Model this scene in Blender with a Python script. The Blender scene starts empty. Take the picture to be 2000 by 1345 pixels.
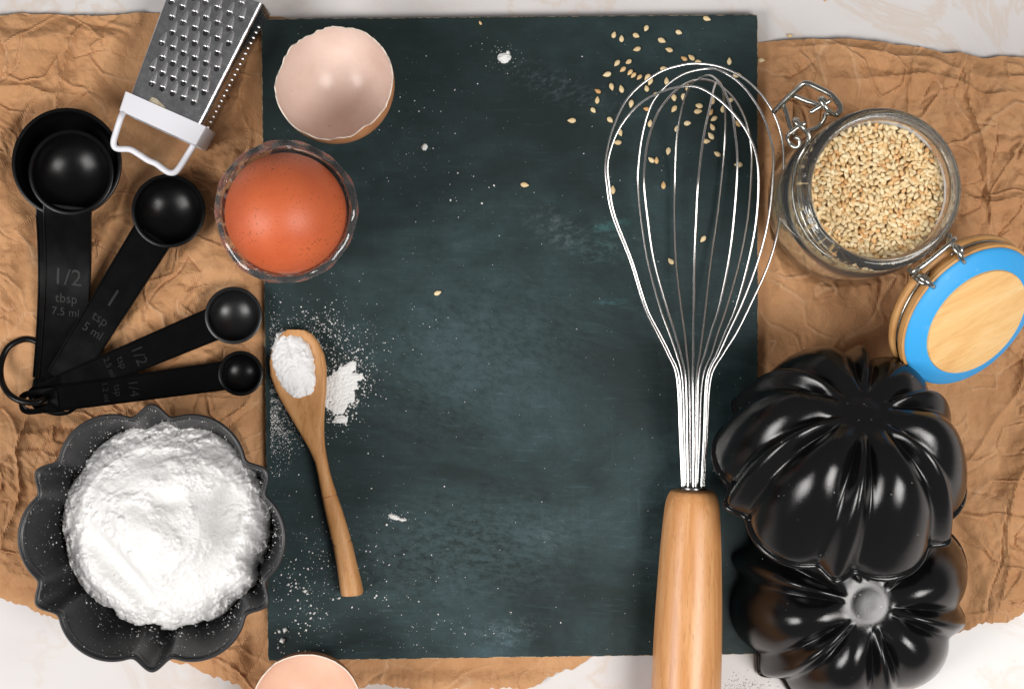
import bpy, math, random
import numpy as np
from mathutils import Vector, Matrix, Euler

# ---------------------------------------------------------------- scale, camera, light
S = 1.0 / 4500.0            # one design unit = 1/4500 m (about 0.22 mm)
HC = 3150.0                 # camera height above the table, in design units (0.70 m)
sc = bpy.context.scene
col = sc.collection
rnd = random.Random(7)
PI = math.pi

cam_d = bpy.data.cameras.new('camera')
cam_d.sensor_width = 36.0
cam_d.lens = 36.0 * HC / 2000.0
cam_d.clip_start = 0.01
cam_d.clip_end = 50
cam = bpy.data.objects.new('camera', cam_d)
cam.location = (0, 0, HC * S)
col.objects.link(cam)
sc.camera = cam

w = bpy.data.worlds.new("World")
sc.world = w
w.use_nodes = True
w.node_tree.nodes['Background'].inputs[0].default_value = (1.0, 0.985, 0.98, 1)
w.node_tree.nodes['Background'].inputs[1].default_value = 0.155

def area(name, loc, target, sx, sy, power, colr):
    d = bpy.data.lights.new(name, 'AREA')
    d.shape = 'RECTANGLE'; d.size = sx; d.size_y = sy
    d.energy = power; d.color = colr
    o = bpy.data.objects.new(name, d)
    o.location = loc
    o.rotation_euler = (Vector(target) - Vector(loc)).to_track_quat('-Z', 'Y').to_euler()
    col.objects.link(o)
area('softbox_right', (0.58, -0.38, 1.06), (0.02, -0.08, 0), 0.54, 0.54, 12.2, (1.0, 0.975, 0.945))
area('softbox_left', (-0.90, -0.40, 0.86), (-0.04, -0.08, 0), 0.52, 0.54, 11.0, (1.0, 0.98, 0.96))

sc.view_settings.view_transform = 'Standard'
sc.view_settings.look = 'None'
sc.view_settings.exposure = 0.0
sc.view_settings.gamma = 1.0
sc.render.engine = 'CYCLES'
sc.cycles.use_denoising = True
sc.cycles.max_bounces = 14
sc.cycles.transmission_bounces = 12
sc.cycles.glossy_bounces = 6
sc.cycles.sample_clamp_indirect = 6.0
sc.cycles.use_adaptive_sampling = False
sc.render.film_transparent = False

def W(px, py, z=0.0):
    """design-space point seen at photo position (px, py) when it stands at height z"""
    f = (HC - z) / HC
    return Vector(((px - 1000) * f, (672.5 - py) * f, z))

# ---------------------------------------------------------------- noise in numpy
def _hash(ix, iy, seed):
    a = (ix.astype(np.int64) * 374761393 + iy.astype(np.int64) * 668265263 + seed * 974634777) & 0xffffffff
    a = ((a ^ (a >> 13)) * 1274126177) & 0xffffffff
    a = a ^ (a >> 16)
    return (a & 0xffffff) / float(0xffffff)
def vnoise(x, y, seed=0):
    x = np.asarray(x, float); y = np.asarray(y, float)
    ix = np.floor(x); iy = np.floor(y); fx = x - ix; fy = y - iy
    fx = fx * fx * (3 - 2 * fx); fy = fy * fy * (3 - 2 * fy)
    a = _hash(ix, iy, seed); b = _hash(ix + 1, iy, seed); c = _hash(ix, iy + 1, seed); d = _hash(ix + 1, iy + 1, seed)
    return (a * (1 - fx) + b * fx) * (1 - fy) + (c * (1 - fx) + d * fx) * fy
def fbm(x, y, seed=0, octv=4):
    s = 0; a = 0.5; t = 0
    for k in range(octv):
        s = s + a * vnoise(np.asarray(x) * 2 ** k, np.asarray(y) * 2 ** k, seed + k * 17); t += a; a *= 0.5
    return s / t
def tin(x, y, seed=0):
    """continuous, piecewise flat: folded facets"""
    s = (x + y) * 0.36602540378
    u = x + s; v = y + s
    iu = np.floor(u); iv = np.floor(v); fu = u - iu; fv = v - iv
    a = _hash(iu, iv, seed); d = _hash(iu + 1, iv + 1, seed)
    m = np.where(fu > fv, _hash(iu + 1, iv, seed), _hash(iu, iv + 1, seed))
    hi = np.maximum(fu, fv); lo = np.minimum(fu, fv)
    return a * (1 - hi) + m * (hi - lo) + d * lo
def cells(x, y, seed=0):
    """distance to the nearest jittered point"""
    ix = np.floor(x); iy = np.floor(y); best = np.full(np.shape(x), 9.0)
    for dx in (-1, 0, 1):
        for dy in (-1, 0, 1):
            cx = ix + dx; cy = iy + dy
            qx = cx + _hash(cx, cy, seed); qy = cy + _hash(cx, cy, seed + 5)
            best = np.minimum(best, np.hypot(x - qx, y - qy))
    return best

# ---------------------------------------------------------------- materials
class NT:
    def __init__(self, name):
        self.m = bpy.data.materials.new(name); self.m.use_nodes = True
        self.t = self.m.node_tree; self.b = self.t.nodes['Principled BSDF']
        self.out = self.t.nodes['Material Output']
        self._co = {}
    def n(self, typ, **kw):
        o = self.t.nodes.new(typ)
        for k, v in kw.items():
            if k in ('inp',):
                for kk, vv in v.items(): o.inputs[kk].default_value = vv
            else: setattr(o, k, v)
        return o
    def l(self, a, b): self.t.links.new(a, b)
    def co(self, scale=(1, 1, 1), rot=(0, 0, 0), world=False):
        """coordinates in design units times scale"""
        if world: c = self.n('ShaderNodeNewGeometry').outputs['Position']
        else: c = self.n('ShaderNodeTexCoord').outputs['Object']
        mp = self.n('ShaderNodeMapping')
        if any(rot):
            m0 = self.n('ShaderNodeMapping'); m0.inputs['Rotation'].default_value = rot
            self.l(c, m0.inputs[0]); c = m0.outputs[0]
        mp.inputs['Scale'].default_value = tuple(s * 4500 for s in scale)
        self.l(c, mp.inputs[0]); return mp.outputs[0]
    def noise(self, co, scale=1, detail=3, rough=0.5, dist=0):
        o = self.n('ShaderNodeTexNoise'); o.inputs['Scale'].default_value = scale
        o.inputs['Detail'].default_value = detail; o.inputs['Roughness'].default_value = rough
        o.inputs['Distortion'].default_value = dist
        self.l(co, o.inputs['Vector']); return o.outputs['Fac']
    def ramp(self, fac, stops, interp='LINEAR'):
        o = self.n('ShaderNodeValToRGB'); cr = o.color_ramp; cr.interpolation = interp
        while len(cr.elements) < len(stops): cr.elements.new(0.5)
        for e, (p, c) in zip(cr.elements, stops):
            e.position = p; e.color = (c, c, c, 1) if isinstance(c, (int, float)) else (*c, 1)
        self.l(fac, o.inputs[0]); return o.outputs[0]
    def mix(self, fac, a, b, mode='MIX'):
        o = self.n('ShaderNodeMix', data_type='RGBA', blend_type=mode)
        for s, v in ((o.inputs[0], fac), (o.inputs[6], a), (o.inputs[7], b)):
            if isinstance(v, (int, float)): s.default_value = v
            elif isinstance(v, tuple): s.default_value = (*v, 1)
            else: self.l(v, s)
        return o.outputs[2]
    def math(self, op, a, b=0.0):
        o = self.n('ShaderNodeMath', operation=op)
        for s, v in ((o.inputs[0], a), (o.inputs[1], b)):
            if isinstance(v, (int, float)): s.default_value = v
            else: self.l(v, s)
        return o.outputs[0]
    def bump(self, h, dist, strength=1.0):
        o = self.n('ShaderNodeBump'); o.inputs['Distance'].default_value = dist * S
        o.inputs['Strength'].default_value = strength
        self.l(h, o.inputs['Height']); self.l(o.outputs[0], self.b.inputs['Normal']); return o
    def set(self, **kw):
        names = dict(col='Base Color', rough='Roughness', metal='Metallic', ior='IOR', trans='Transmission Weight',
                     spec='Specular IOR Level', sss='Subsurface Weight', coat='Coat Weight', coatr='Coat Roughness')
        for k, v in kw.items():
            s = self.b.inputs[names[k]]
            if isinstance(v, (int, float)): s.default_value = v
            elif isinstance(v, tuple): s.default_value = (*v, 1)
            else: self.l(v, s)
        return self

MAT = {}
def mk(name):
    t = NT(name); MAT[name] = t.m; return t

t = mk('marble')
c = t.co((.0022, .0032, .0022), (0, 0, .6), world=True)
v1 = t.noise(c, 1.2, 6, .6, 1.3)
vein = t.ramp(v1, [(.455, 0.0), (.50, .85), (.53, 0.15), (.60, 0.0)])
big = t.noise(t.co((.0012,) * 3, world=True), 1, 3, .5)
mask = t.ramp(big, [(.36, 0.0), (.55, 1.0)])
base = t.mix(t.ramp(t.noise(t.co((.003,) * 3, world=True), 1, 4), [(.35, 0.0), (.7, 1.0)]), (.66, .63, .63), (.71, .685, .675))
t.set(col=t.mix(t.math('MULTIPLY', t.math('MULTIPLY', vein, mask), .62), base, (.62, .50, .40)), rough=.32, spec=.35)

t = mk('kraft_paper')
c = t.co((1,) * 3, world=True)
f1 = t.noise(c, .012, 5, .6)
fib = t.noise(t.co((.45, .05, .3), world=True), 1, 4, .6)
cc = t.ramp(f1, [(.25, (.46, .230, .106)), (.5, (.545, .292, .142)), (.78, (.615, .350, .180))])
cc = t.mix(t.math('MULTIPLY', t.ramp(fib, [(.35, 0.0), (.7, 1.0)]), .25), cc, (.37, .19, .085))
wa = t.n('ShaderNodeAttribute', attribute_name='crease_wear')
cc = t.mix(t.math('MULTIPLY', wa.outputs['Fac'], .55), cc, (.70, .47, .29))
t.set(col=cc, rough=.75, spec=.15)
vor = t.n('ShaderNodeTexVoronoi', feature='DISTANCE_TO_EDGE'); vor.inputs['Scale'].default_value = .035
wv = t.n('ShaderNodeVectorMath', operation='ADD')
nz = t.n('ShaderNodeTexNoise'); nz.inputs['Scale'].default_value = .02; nz.inputs['Detail'].default_value = 3
t.l(c, nz.inputs['Vector'])
vs = t.n('ShaderNodeVectorMath', operation='SCALE'); vs.inputs['Scale'].default_value = 60
t.l(nz.outputs['Color'], vs.inputs[0]); t.l(c, wv.inputs[0]); t.l(vs.outputs[0], wv.inputs[1])
t.l(wv.outputs[0], vor.inputs['Vector'])
cre = t.ramp(vor.outputs['Distance'], [(0.0, 0.0), (.10, 1.0)])
h = t.math('ADD', t.math('MULTIPLY', cre, .7), t.math('MULTIPLY', t.noise(c, .14, 5, .6), 1.6))
t.bump(h, 1.0, .55)

t = mk('chalkboard')
c = t.co((1,) * 3, world=True)
sm = t.noise(t.co((.0022, .0036, 1), (0, 0, .12), world=True), 1, 7, .62, .6)
sm2 = t.noise(t.co((.016, .024, 1), world=True), 1, 6, .68)
grain = t.noise(t.co((.35, .35, 1), world=True), 1, 3, .7)
st = t.noise(t.co((.012, .14, 1), (0, 0, .05), world=True), 1, 5, .6)
stv = t.noise(t.co((.10, .008, 1), (0, 0, -.04), world=True), 1, 5, .6)
f = t.math('MULTIPLY', t.ramp(sm, [(.40, 0.05), (.72, 1.0)]), t.ramp(sm2, [(.30, .25), (.70, 1.0)]))
f = t.math('ADD', f, t.math('MULTIPLY', t.ramp(st, [(.56, 0.0), (.75, .5)]), t.ramp(sm2, [(.4, 0.0), (.65, 1.0)])))
f = t.math('ADD', f, t.math('MULTIPLY', t.ramp(stv, [(.58, 0.0), (.8, .4)]), t.ramp(sm, [(.42, 0.0), (.65, 1.0)])))
f = t.math('MULTIPLY', f, t.ramp(grain, [(.3, .55), (.7, 1.15)]))
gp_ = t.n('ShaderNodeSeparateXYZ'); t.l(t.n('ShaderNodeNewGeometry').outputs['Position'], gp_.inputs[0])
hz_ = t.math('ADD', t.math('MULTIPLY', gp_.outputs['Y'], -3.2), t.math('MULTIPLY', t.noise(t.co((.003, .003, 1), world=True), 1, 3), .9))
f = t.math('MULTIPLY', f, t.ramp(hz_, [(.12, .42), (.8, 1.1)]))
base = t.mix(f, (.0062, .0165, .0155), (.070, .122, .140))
# named chalk smears, where the board carries them
def smear(cx, cy, rx, ry, rot, amt, colr, base, lo=.48):
    q = t.co((1, 1, 1), (0, 0, 0), world=True)
    m = t.n('ShaderNodeMapping', vector_type='TEXTURE')
    p = W(cx, cy, 26)
    m.inputs['Location'].default_value = (p.x, p.y, 26); m.inputs['Rotation'].default_value = (0, 0, rot)
    m.inputs['Scale'].default_value = (rx, ry, 400)
    t.l(q, m.inputs[0])
    ln = t.n('ShaderNodeVectorMath', operation='LENGTH'); t.l(m.outputs[0], ln.inputs[0])
    fall = t.ramp(ln.outputs['Value'], [(0.2, 1.0), (1.0, 0.0)])
    br = t.ramp(t.noise(t.co((.05, .09, 1), (0, 0, rot), world=True), 1, 7, .75), [(lo, 0.0), (lo + .17, 1.0)])
    return t.mix(t.math('MULTIPLY', t.math('MULTIPLY', fall, br), amt), base, colr)
base = smear(1090, 450, 90, 45, -.5, .55, (.15, .19, .20), base)
base = smear(1180, 475, 90, 60, .2, .5, (.09, .17, .17), base)
base = smear(1195, 440, 50, 12, .25, .5, (.06, .22, .21), base, .42)
base = smear(1190, 590, 45, 9, .1, .45, (.07, .20, .22), base, .42)
base = smear(1090, 170, 170, 40, -.4, .35, (.12, .16, .17), base)
base = smear(990, 1235, 80, 40, .2, .5, (.17, .23, .26), base)
base = smear(1075, 1045, 60, 40, .3, .35, (.15, .21, .23), base)
base = smear(900, 1070, 330, 150, .1, .30, (.10, .16, .18), base, .40)
base = smear(930, 700, 300, 200, .3, .28, (.08, .13, .145), base, .40)
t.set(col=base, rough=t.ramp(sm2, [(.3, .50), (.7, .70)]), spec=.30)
t.bump(t.noise(c, .5, 3), .5, .25)

t = mk('board_edge')
e = t.noise(t.co((.06, .06, .2), world=True), 1, 4, .7)
t.set(col=t.mix(t.ramp(e, [(.47, 0.0), (.56, 1.0)]), (.02, .035, .032), (.50, .40, .26)), rough=.8)

def blackish(name, colr, rough, spec=.5, bumpd=.25, dust=0.0):
    t = mk(name)
    nn = t.noise(t.co((.6,) * 3), 1, 3)
    r = t.ramp(t.noise(t.co((.03,) * 3), 1, 4), [(.3, rough * .85), (.7, rough * 1.2)])
    cc = colr
    if dust:
        d = t.ramp(t.noise(t.co((.9,) * 3), 1, 2, .6), [(.72, 0.0), (.78, 1.0)])
        cc = t.mix(t.math('MULTIPLY', d, dust), colr, (.35, .35, .36))
    t.set(col=cc, rough=r, spec=spec)
    t.bump(nn, bumpd, .25)
    return t
blackish('spoon_plastic', (.0028, .0028, .003), .30, .26, .2, .2)
blackish('handle_plastic', (.0026, .0026, .0028), .2, .12, .1, .2)
blackish('spoon_lettering', (.0045, .0045, .0048), .36, .28)
blackish('scratched_plastic', (.007, .007, .0075), .33, .5, .6, .35)
tt_ = blackish('pan_coating', (.0045, .0045, .005), .135, .5, .9, .3)
_g = tt_.n('ShaderNodeVectorMath', operation='MULTIPLY'); _g.inputs[1].default_value = (4500, 4500, 0)
tt_.l(tt_.n('ShaderNodeTexCoord').outputs['Object'], _g.inputs[0])
_l = tt_.n('ShaderNodeVectorMath', operation='LENGTH'); tt_.l(_g.outputs[0], _l.inputs[0])
_old = tt_.b.inputs['Roughness'].links[0].from_socket
tt_.set(rough=tt_.math('ADD', _old, tt_.ramp(tt_.math('DIVIDE', _l.outputs['Value'], 60), [(.42, .06), (.62, 0.0)])))
blackish('dish_coating', (.020, .020, .022), .38, .6, .8, .3)

t = mk('stainless_sheet')
br = t.noise(t.co((.05, .05, .05)), 1, 5, .65)
t.set(col=t.ramp(br, [(.3, (.52, .52, .54)), (.7, (.66, .66, .68))]), metal=1.0, rough=t.ramp(t.noise(t.co((.08,) * 3), 1, 5, .7), [(.3, .16), (.75, .34)]))
t.bump(t.noise(t.co((.02, .02, .02)), 1, 3), 4.0, .35)
t = mk('chrome_wire'); t.set(col=(.76, .75, .74), metal=1.0, rough=.24)
t = mk('steel_wire'); t.set(col=(.50, .49, .45), metal=1.0, rough=.22)
t = mk('polished_steel'); t.set(col=(.92, .92, .93), metal=1.0, rough=.3)
t = mk('dark_steel'); t.set(col=(.25, .24, .24), metal=1.0, rough=.3)
t = mk('white_plastic')
t.set(col=(.78, .78, .83), rough=.38, spec=.45, sss=.0)
t = mk('sticker_residue')
t.set(col=t.ramp(t.noise(t.co((.2,) * 3), 1, 3), [(.3, (.34, .28, .18)), (.7, (.50, .44, .32))]), rough=.5)

def wood(name, cols, sc3, rot=(0, 0, 0), rough=.42, coat=.0, pores=.35):
    t = mk(name)
    g = t.noise(t.co(sc3, rot), 1, 6, .55, .7)
    cc = t.ramp(g, [(.30, cols[0]), (.5, cols[1]), (.72, cols[2])])
    fine = t.noise(t.co(tuple(s * 7 for s in sc3), rot), 1, 3, .6)
    cc = t.mix(t.math('MULTIPLY', t.ramp(fine, [(.56, 0.0), (.66, 1.0)]), pores), cc, tuple(x * .55 for x in cols[0]))
    t.set(col=cc, rough=rough, spec=.4, coat=coat, coatr=.25)
    t.bump(fine, .4, .2)
wood('beech_handle', ((.58, .245, .085), (.70, .335, .13), (.78, .42, .19)), (.06, .06, .0045), rough=.36, coat=.2, pores=.42)
wood('spoon_wood', ((.45, .205, .07), (.56, .28, .108), (.63, .34, .145)), (.05, .006, .05), rough=.5, pores=.45)
wood('pine_plug', ((.80, .44, .16), (.88, .54, .22), (.92, .64, .31)), (.006, .035, .03), (0, 0, .0), rough=.5, pores=.18)
wood('lid_wood', ((.50, .24, .075), (.62, .32, .11), (.70, .40, .16)), (.012, .012, .05), rough=.42, pores=.2)

t = mk('blue_silicone')
d = t.ramp(t.noise(t.co((.05,) * 3), 1, 6, .75), [(.60, 0.0), (.72, 1.0)])
t.set(col=t.mix(t.math('MULTIPLY', d, .28), (.045, .39, .83), (.5, .75, .9)), rough=.5, spec=.4)

t = mk('clear_glass'); t.set(col=(1, 1, 1), trans=.965, rough=.02, ior=1.52)
t = mk('jar_glass'); t.set(col=(.985, .995, .985), trans=.975, rough=.012, ior=1.46)

t = mk('brown_eggshell')
c = t.co((1,) * 3)
sp = t.n('ShaderNodeTexVoronoi'); sp.inputs['Scale'].default_value = .14; t.l(c, sp.inputs['Vector'])
cm = t.ramp(t.noise(c, .016, 3), [(.40, 0.0), (.60, 1.0)])
dots = t.math('MULTIPLY', t.ramp(sp.outputs['Distance'], [(.14, 1.0), (.32, 0.0)]), cm)
sp2 = t.n('ShaderNodeTexVoronoi'); sp2.inputs['Scale'].default_value = .035; t.l(c, sp2.inputs['Vector'])
dots2 = t.ramp(sp2.outputs['Distance'], [(.045, 1.0), (.085, 0.0)])
b0 = t.ramp(t.noise(c, .009, 3), [(.3, (.57, .105, .034)), (.7, (.71, .160, .055))])
b0 = t.mix(t.math('MULTIPLY', dots, .8), b0, (.27, .06, .02))
b0 = t.mix(t.math('MULTIPLY', dots2, .7), b0, (.20, .05, .02))
t.set(col=b0, rough=.44, spec=.5)
t.bump(t.noise(c, .35, 4), 1.6, .4)
t = mk('shell_outside')
t.set(col=t.ramp(t.noise(t.co((.03,) * 3), 1, 4), [(.3, (.55, .22, .09)), (.7, (.66, .31, .14))]), rough=.5)
t = mk('shell_inside')
c = t.co((1,) * 3)
b0 = t.ramp(t.noise(c, .014, 4, .6), [(.3, (.74, .55, .47)), (.7, (.82, .65, .57))])
sp = t.n('ShaderNodeTexVoronoi'); sp.inputs['Scale'].default_value = .022; t.l(c, sp.inputs['Vector'])
b0 = t.mix(t.math('MULTIPLY', t.ramp(sp.outputs['Distance'], [(.02, 1.0), (.05, 0.0)]), .7), b0, (.25, .16, .13))
t.set(col=b0, rough=.24, spec=.28)
t.bump(t.noise(c, .06, 4), 1.0, .15)
t = mk('shell_inside_warm')
t.set(col=t.ramp(t.noise(t.co((.011,) * 3), 1, 4, .5), [(.3, (.78, .52, .39)), (.7, (.86, .63, .51))]), rough=.4, spec=.4)
t = mk('shell_membrane'); t.set(col=(.80, .70, .60), rough=.6)

t = mk('flour')
c = t.co((1,) * 3)
t.set(col=t.ramp(t.noise(c, .05, 4), [(.3, (.86, .85, .84)), (.7, (.90, .89, .88))]), rough=.95, spec=.1, sss=.08)
t.b.inputs['Subsurface Radius'].default_value = (.0016, .0015, .0014)
h = t.math('ADD', t.noise(c, .22, 6, .75), t.math('MULTIPLY', t.noise(c, .08, 4, .6), 1.2))
t.bump(h, 3.2, .6)
t = mk('spoon_flour')
t.set(col=(.88, .87, .87), rough=.95, spec=.1)
t.bump(t.noise(t.co((.2,) * 3), 1, 6, .75), 2.5, .6)

def seedmat(name, a, b):
    t = mk(name)
    oi = t.n('ShaderNodeObjectInfo')
    g = t.noise(t.co((.12,) * 3), 1, 3)
    cc = t.ramp(oi.outputs['Random'], [(0.0, a), (1.0, b)])
    cc = t.mix(t.math('MULTIPLY', t.ramp(g, [(.45, 0.0), (.75, 1.0)]), .3), cc, tuple(x * .8 for x in a))
    t.set(col=cc, rough=.45, spec=.4, sss=.0)
seedmat('sesame_cream', (.75, .55, .29), (.85, .69, .42))
seedmat('sesame_tan', (.70, .44, .19), (.79, .56, .29))
seedmat('sesame_toasted', (.64, .34, .13), (.74, .45, .20))

# ---------------------------------------------------------------- mesh helpers
class MB:
    def __init__(self): self.v = []; self.f = []; self.mi = []; self.mats = []
    def add(self, vs, fs, mi=0):
        o = len(self.v); self.v.extend([tuple(p) for p in vs]); self.f.extend([tuple(i + o for i in q) for q in fs])
        self.mi.extend([mi] * len(fs))
    def grid(self, P, cu=False, cv=False, mi=0, flip=False):
        """P: rows of points"""
        n = len(P); m = len(P[0]); vs = [p for r in P for p in r]; fs = []
        for i in range(n if cu else n - 1):
            for j in range(m if cv else m - 1):
                a = i * m + j; b = i * m + (j + 1) % m; c_ = ((i + 1) % n) * m + (j + 1) % m; d = ((i + 1) % n) * m + j
                fs.append((a, d, c_, b) if flip else (a, b, c_, d))
        self.add(vs, fs, mi)
    def lathe(self, prof, n=48, mod=None, mi=0, cap0=False, cap1=False):
        P = []
        for (r, z) in prof:
            row = []
            for k in range(n):
                a = 2 * PI * k / n
                rr = r * (mod(a, r, z) if mod else 1)
                row.append((rr * math.cos(a), rr * math.sin(a), z))
            P.append(row)
        o = len(self.v); self.grid(P, cv=True, mi=mi)
        if cap0: self.f.append(tuple(o + k for k in reversed(range(n)))); self.mi.append(mi)
        if cap1: q = o + (len(prof) - 1) * n; self.f.append(tuple(q + k for k in range(n))); self.mi.append(mi)
    def tube(self, pts, r, n=8, closed=False, mi=0, caps=True):
        pts = [Vector(p) for p in pts]; N = len(pts)
        rs = r if isinstance(r, (list, tuple)) else [r] * N
        tan = []
        for i in range(N):
            a = pts[(i - 1) % N] if (closed or i > 0) else pts[0]
            b = pts[(i + 1) % N] if (closed or i < N - 1) else pts[-1]
            tan.append((b - a).normalized())
        up = Vector((0, 0, 1)) if abs(tan[0].z) < .9 else Vector((1, 0, 0))
        nrm = (up - tan[0] * up.dot(tan[0])).normalized(); P = []; fr = []
        for i in range(N):
            nrm = (nrm - tan[i] * nrm.dot(tan[i])).normalized()
            fr.append(nrm.copy())
        for i in range(N):
            bn = tan[i].cross(fr[i])
            P.append([tuple(pts[i] + (fr[i] * math.cos(2 * PI * k / n) + bn * math.sin(2 * PI * k / n)) * rs[i]) for k in range(n)])
        o = len(self.v); self.grid(P, cu=closed, cv=True, mi=mi)
        if caps and not closed:
            self.f.append(tuple(o + k for k in reversed(range(n)))); self.mi.append(mi)
            q = o + (N - 1) * n; self.f.append(tuple(q + k for k in range(n))); self.mi.append(mi)
    def prism(self, poly, z0, z1, mi=0):
        n = len(poly); vs = [(x, y, z0) for x, y in poly] + [(x, y, z1) for x, y in poly]
        fs = [tuple(reversed(range(n))), tuple(range(n, 2 * n))] + [(k, (k + 1) % n, n + (k + 1) % n, n + k) for k in range(n)]
        self.add(vs, fs, mi)
    def build(self, name, mats, parent=None, smooth=True, angle=40, loc=None, rot=None, bevel=None, kind=None):
        me = bpy.data.meshes.new(name)
        me.from_pydata([(x * S, y * S, z * S) for x, y, z in self.v], [], self.f)
        if not isinstance(mats, (list, tuple)): mats = [mats]
        for m_ in mats: me.materials.append(MAT[m_])
        if len(mats) > 1: me.polygons.foreach_set('material_index', self.mi)
        if smooth:
            me.polygons.foreach_set('use_smooth', [True] * len(me.polygons))
            if angle < 180: me.set_sharp_from_angle(angle=math.radians(angle))
        me.update()
        return link(name, me, parent, loc, rot, bevel, kind)
def link(name, me, parent=None, loc=None, rot=None, bevel=None, kind=None):
    o = bpy.data.objects.new(name, me); col.objects.link(o)
    if parent is not None: o.parent = parent
    if loc is not None: o.location = Vector(loc) * S
    if rot is not None: o.rotation_euler = rot
    if bevel:
        b = o.modifiers.new('bevel', 'BEVEL'); b.width = bevel * S; b.segments = 3; b.limit_method = 'ANGLE'
        b.angle_limit = math.radians(50)
    if kind: o['kind'] = kind
    return o
def thing(name, loc, label, cat, rot=(0, 0, 0), group=None):
    o = bpy.data.objects.new(name, None); o.empty_display_size = .01; col.objects.link(o)
    o.location = Vector(loc) * S; o.rotation_euler = rot
    return tag(o, label, cat, group)
def tag(o, label, cat=None, group=None):
    o['label'] = label
    if cat: o['category'] = cat
    if group: o['group'] = group
    return o
def catmull(pts, sub=8, closed=False):
    pts = [Vector(p) for p in pts]; n = len(pts); out = []
    for i in range(n if closed else n - 1):
        if closed: p0, p1, p2, p3 = pts[i - 1], pts[i], pts[(i + 1) % n], pts[(i + 2) % n]
        else: p0, p1, p2, p3 = pts[max(i - 1, 0)], pts[i], pts[i + 1], pts[min(i + 2, n - 1)]
        for k in range(sub):
            u = k / sub
            out.append(.5 * ((2 * p1) + (p2 - p0) * u + (2 * p0 - 5 * p1 + 4 * p2 - p3) * u * u + (3 * p1 - p0 - 3 * p2 + p3) * u ** 3))
    if not closed: out.append(pts[-1])
    return out

# ---------------------------------------------------------------- setting: marble table, kraft paper
m = MB(); m.add([(-2600, -2000, 0), (2600, -2000, 0), (2600, 2000, 0), (-2600, 2000, 0), (-2600, -2000, -90), (2600, -2000, -90), (2600, 2000, -90), (-2600, 2000, -90)],
                [(0, 1, 2, 3), (4, 7, 6, 5), (0, 4, 5, 1), (1, 5, 6, 2), (2, 6, 7, 3), (3, 7, 4, 0)])
o = m.build('table_surface', 'marble', smooth=False, kind='structure')
o['label'] = 'white marble worktop with faint beige veins'

TOP = [(-80, 44), (0, 34), (40, 28), (100, 31), (200, 35), (280, 26), (400, 30), (516, 33), (900, 60), (1480, 82), (1560, 80), (1640, 79), (1700, 84), (1800, 95), (1840, 107), (1870, 106), (1915, 117), (1945, 113), (2000, 117), (2090, 120)]
BOT = [(-80, 1135), (0, 1163), (43, 1176), (86, 1198), (115, 1210), (200, 1248), (342, 1290), (376, 1300), (428, 1322), (492, 1343), (600, 1350), (704, 1338), (752, 1333), (779, 1341), (820, 1347), (905, 1344), (1024, 1340), (1058, 1333), (1072, 1316), (1119, 1305), (1150, 1285), (1200, 1262), (1450, 1255), (1842, 1244), (1874, 1233), (1905, 1214), (1953, 1214), (1981, 1202), (2000, 1189), (2090, 1160)]
def paper_h(x, y):
    """height of the crumpled sheet, x and y in photo-like units"""
    wx = x + 90 * (fbm(x / 190, y / 190, 3, 2) - .5) + 16 * (vnoise(x / 60, y / 60, 9) - .5)
    wy = y + 90 * (fbm(x / 190, y / 190, 21, 2) - .5) + 16 * (vnoise(x / 60, y / 60, 29) - .5)
    h = 10.0 * tin(wx / 150 + .3, wy / 105, 1) + 11.0 * tin((wx * .8 - wy * .6) / 74, (wx * .6 + wy * .8) / 52, 2)
    h = h + 9.5 * tin((wx * .95 + wy * .3) / 36, (wy * .95 - wx * .3) / 25, 3) + 5.0 * tin((wx * .6 + wy * .8) / 18, (wy * .6 - wx * .8) / 13, 4) + 1.3 * tin(x / 9, y / 8, 6)
    g1, g2 = np.abs(tin(wx / 75, wy / 60, 71) - .5), np.abs(tin((wx * .8 + wy * .6) / 60 + 9, (wy * .8 - wx * .6) / 85, 81) - .5)
    h = h + 4.5 * (1 - np.clip(g1 / .05, 0, 1)) - 4.0 * (1 - np.clip(g2 / .05, 0, 1))
    for (ax, ay, ang, a, wd) in [(1520, 330, 88, 3.5, 7), (1752, 300, 91, 3.5, 6), (1905, 300, 93, 3, 6), (1800, 176, -6, 4.5, 8), (1700, 128, -9, 3.5, 7), (1900, 395, -12, 3, 6),
                                 (1930, 820, 60, 4, 7), (1960, 1050, 75, 4, 8), (60, 150, -20, 4, 7), (150, 120, 70, 4, 6), (40, 900, 80, 3.5, 6), (470, 250, 80, 3.5, 7), (420, 560, 60, 3, 6), (320, 740, -12, 3, 6), (700, 1310, 70, 3, 6), (850, 1310, 82, 3, 6)]:
        ca, sa = math.cos(math.radians(ang)), math.sin(math.radians(ang))
        dx = wx - ax; dy = -(wy - ay)
        d = np.abs(-sa * dx + ca * dy); l = np.abs(ca * dx + sa * dy)
        h = h + 2.6 * a * np.exp(-d / wd) * np.exp(-(l / 190) ** 4)
    return 2.0 + np.maximum(h, 0) * 1.12
def paper_wear(x, y):
    wx = x + 90 * (fbm(x / 190, y / 190, 3, 2) - .5) + 16 * (vnoise(x / 60, y / 60, 9) - .5)
    wy = y + 90 * (fbm(x / 190, y / 190, 21, 2) - .5) + 16 * (vnoise(x / 60, y / 60, 29) - .5)
    g1, g2 = np.abs(tin(wx / 75, wy / 60, 71) - .5), np.abs(tin((wx * .8 + wy * .6) / 60 + 9, (wy * .8 - wx * .6) / 85, 81) - .5)
    w_ = np.maximum(np.exp(-g1 / .012), np.exp(-g2 / .012)) * np.clip((fbm(x / 50, y / 50, 91) - .35) * 4, 0, 1)
    return np.clip(w_, 0, 1)
xs = np.arange(-80, 2091, 3.2)
tx, ty = zip(*TOP); bx_, by_ = zip(*BOT)
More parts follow.
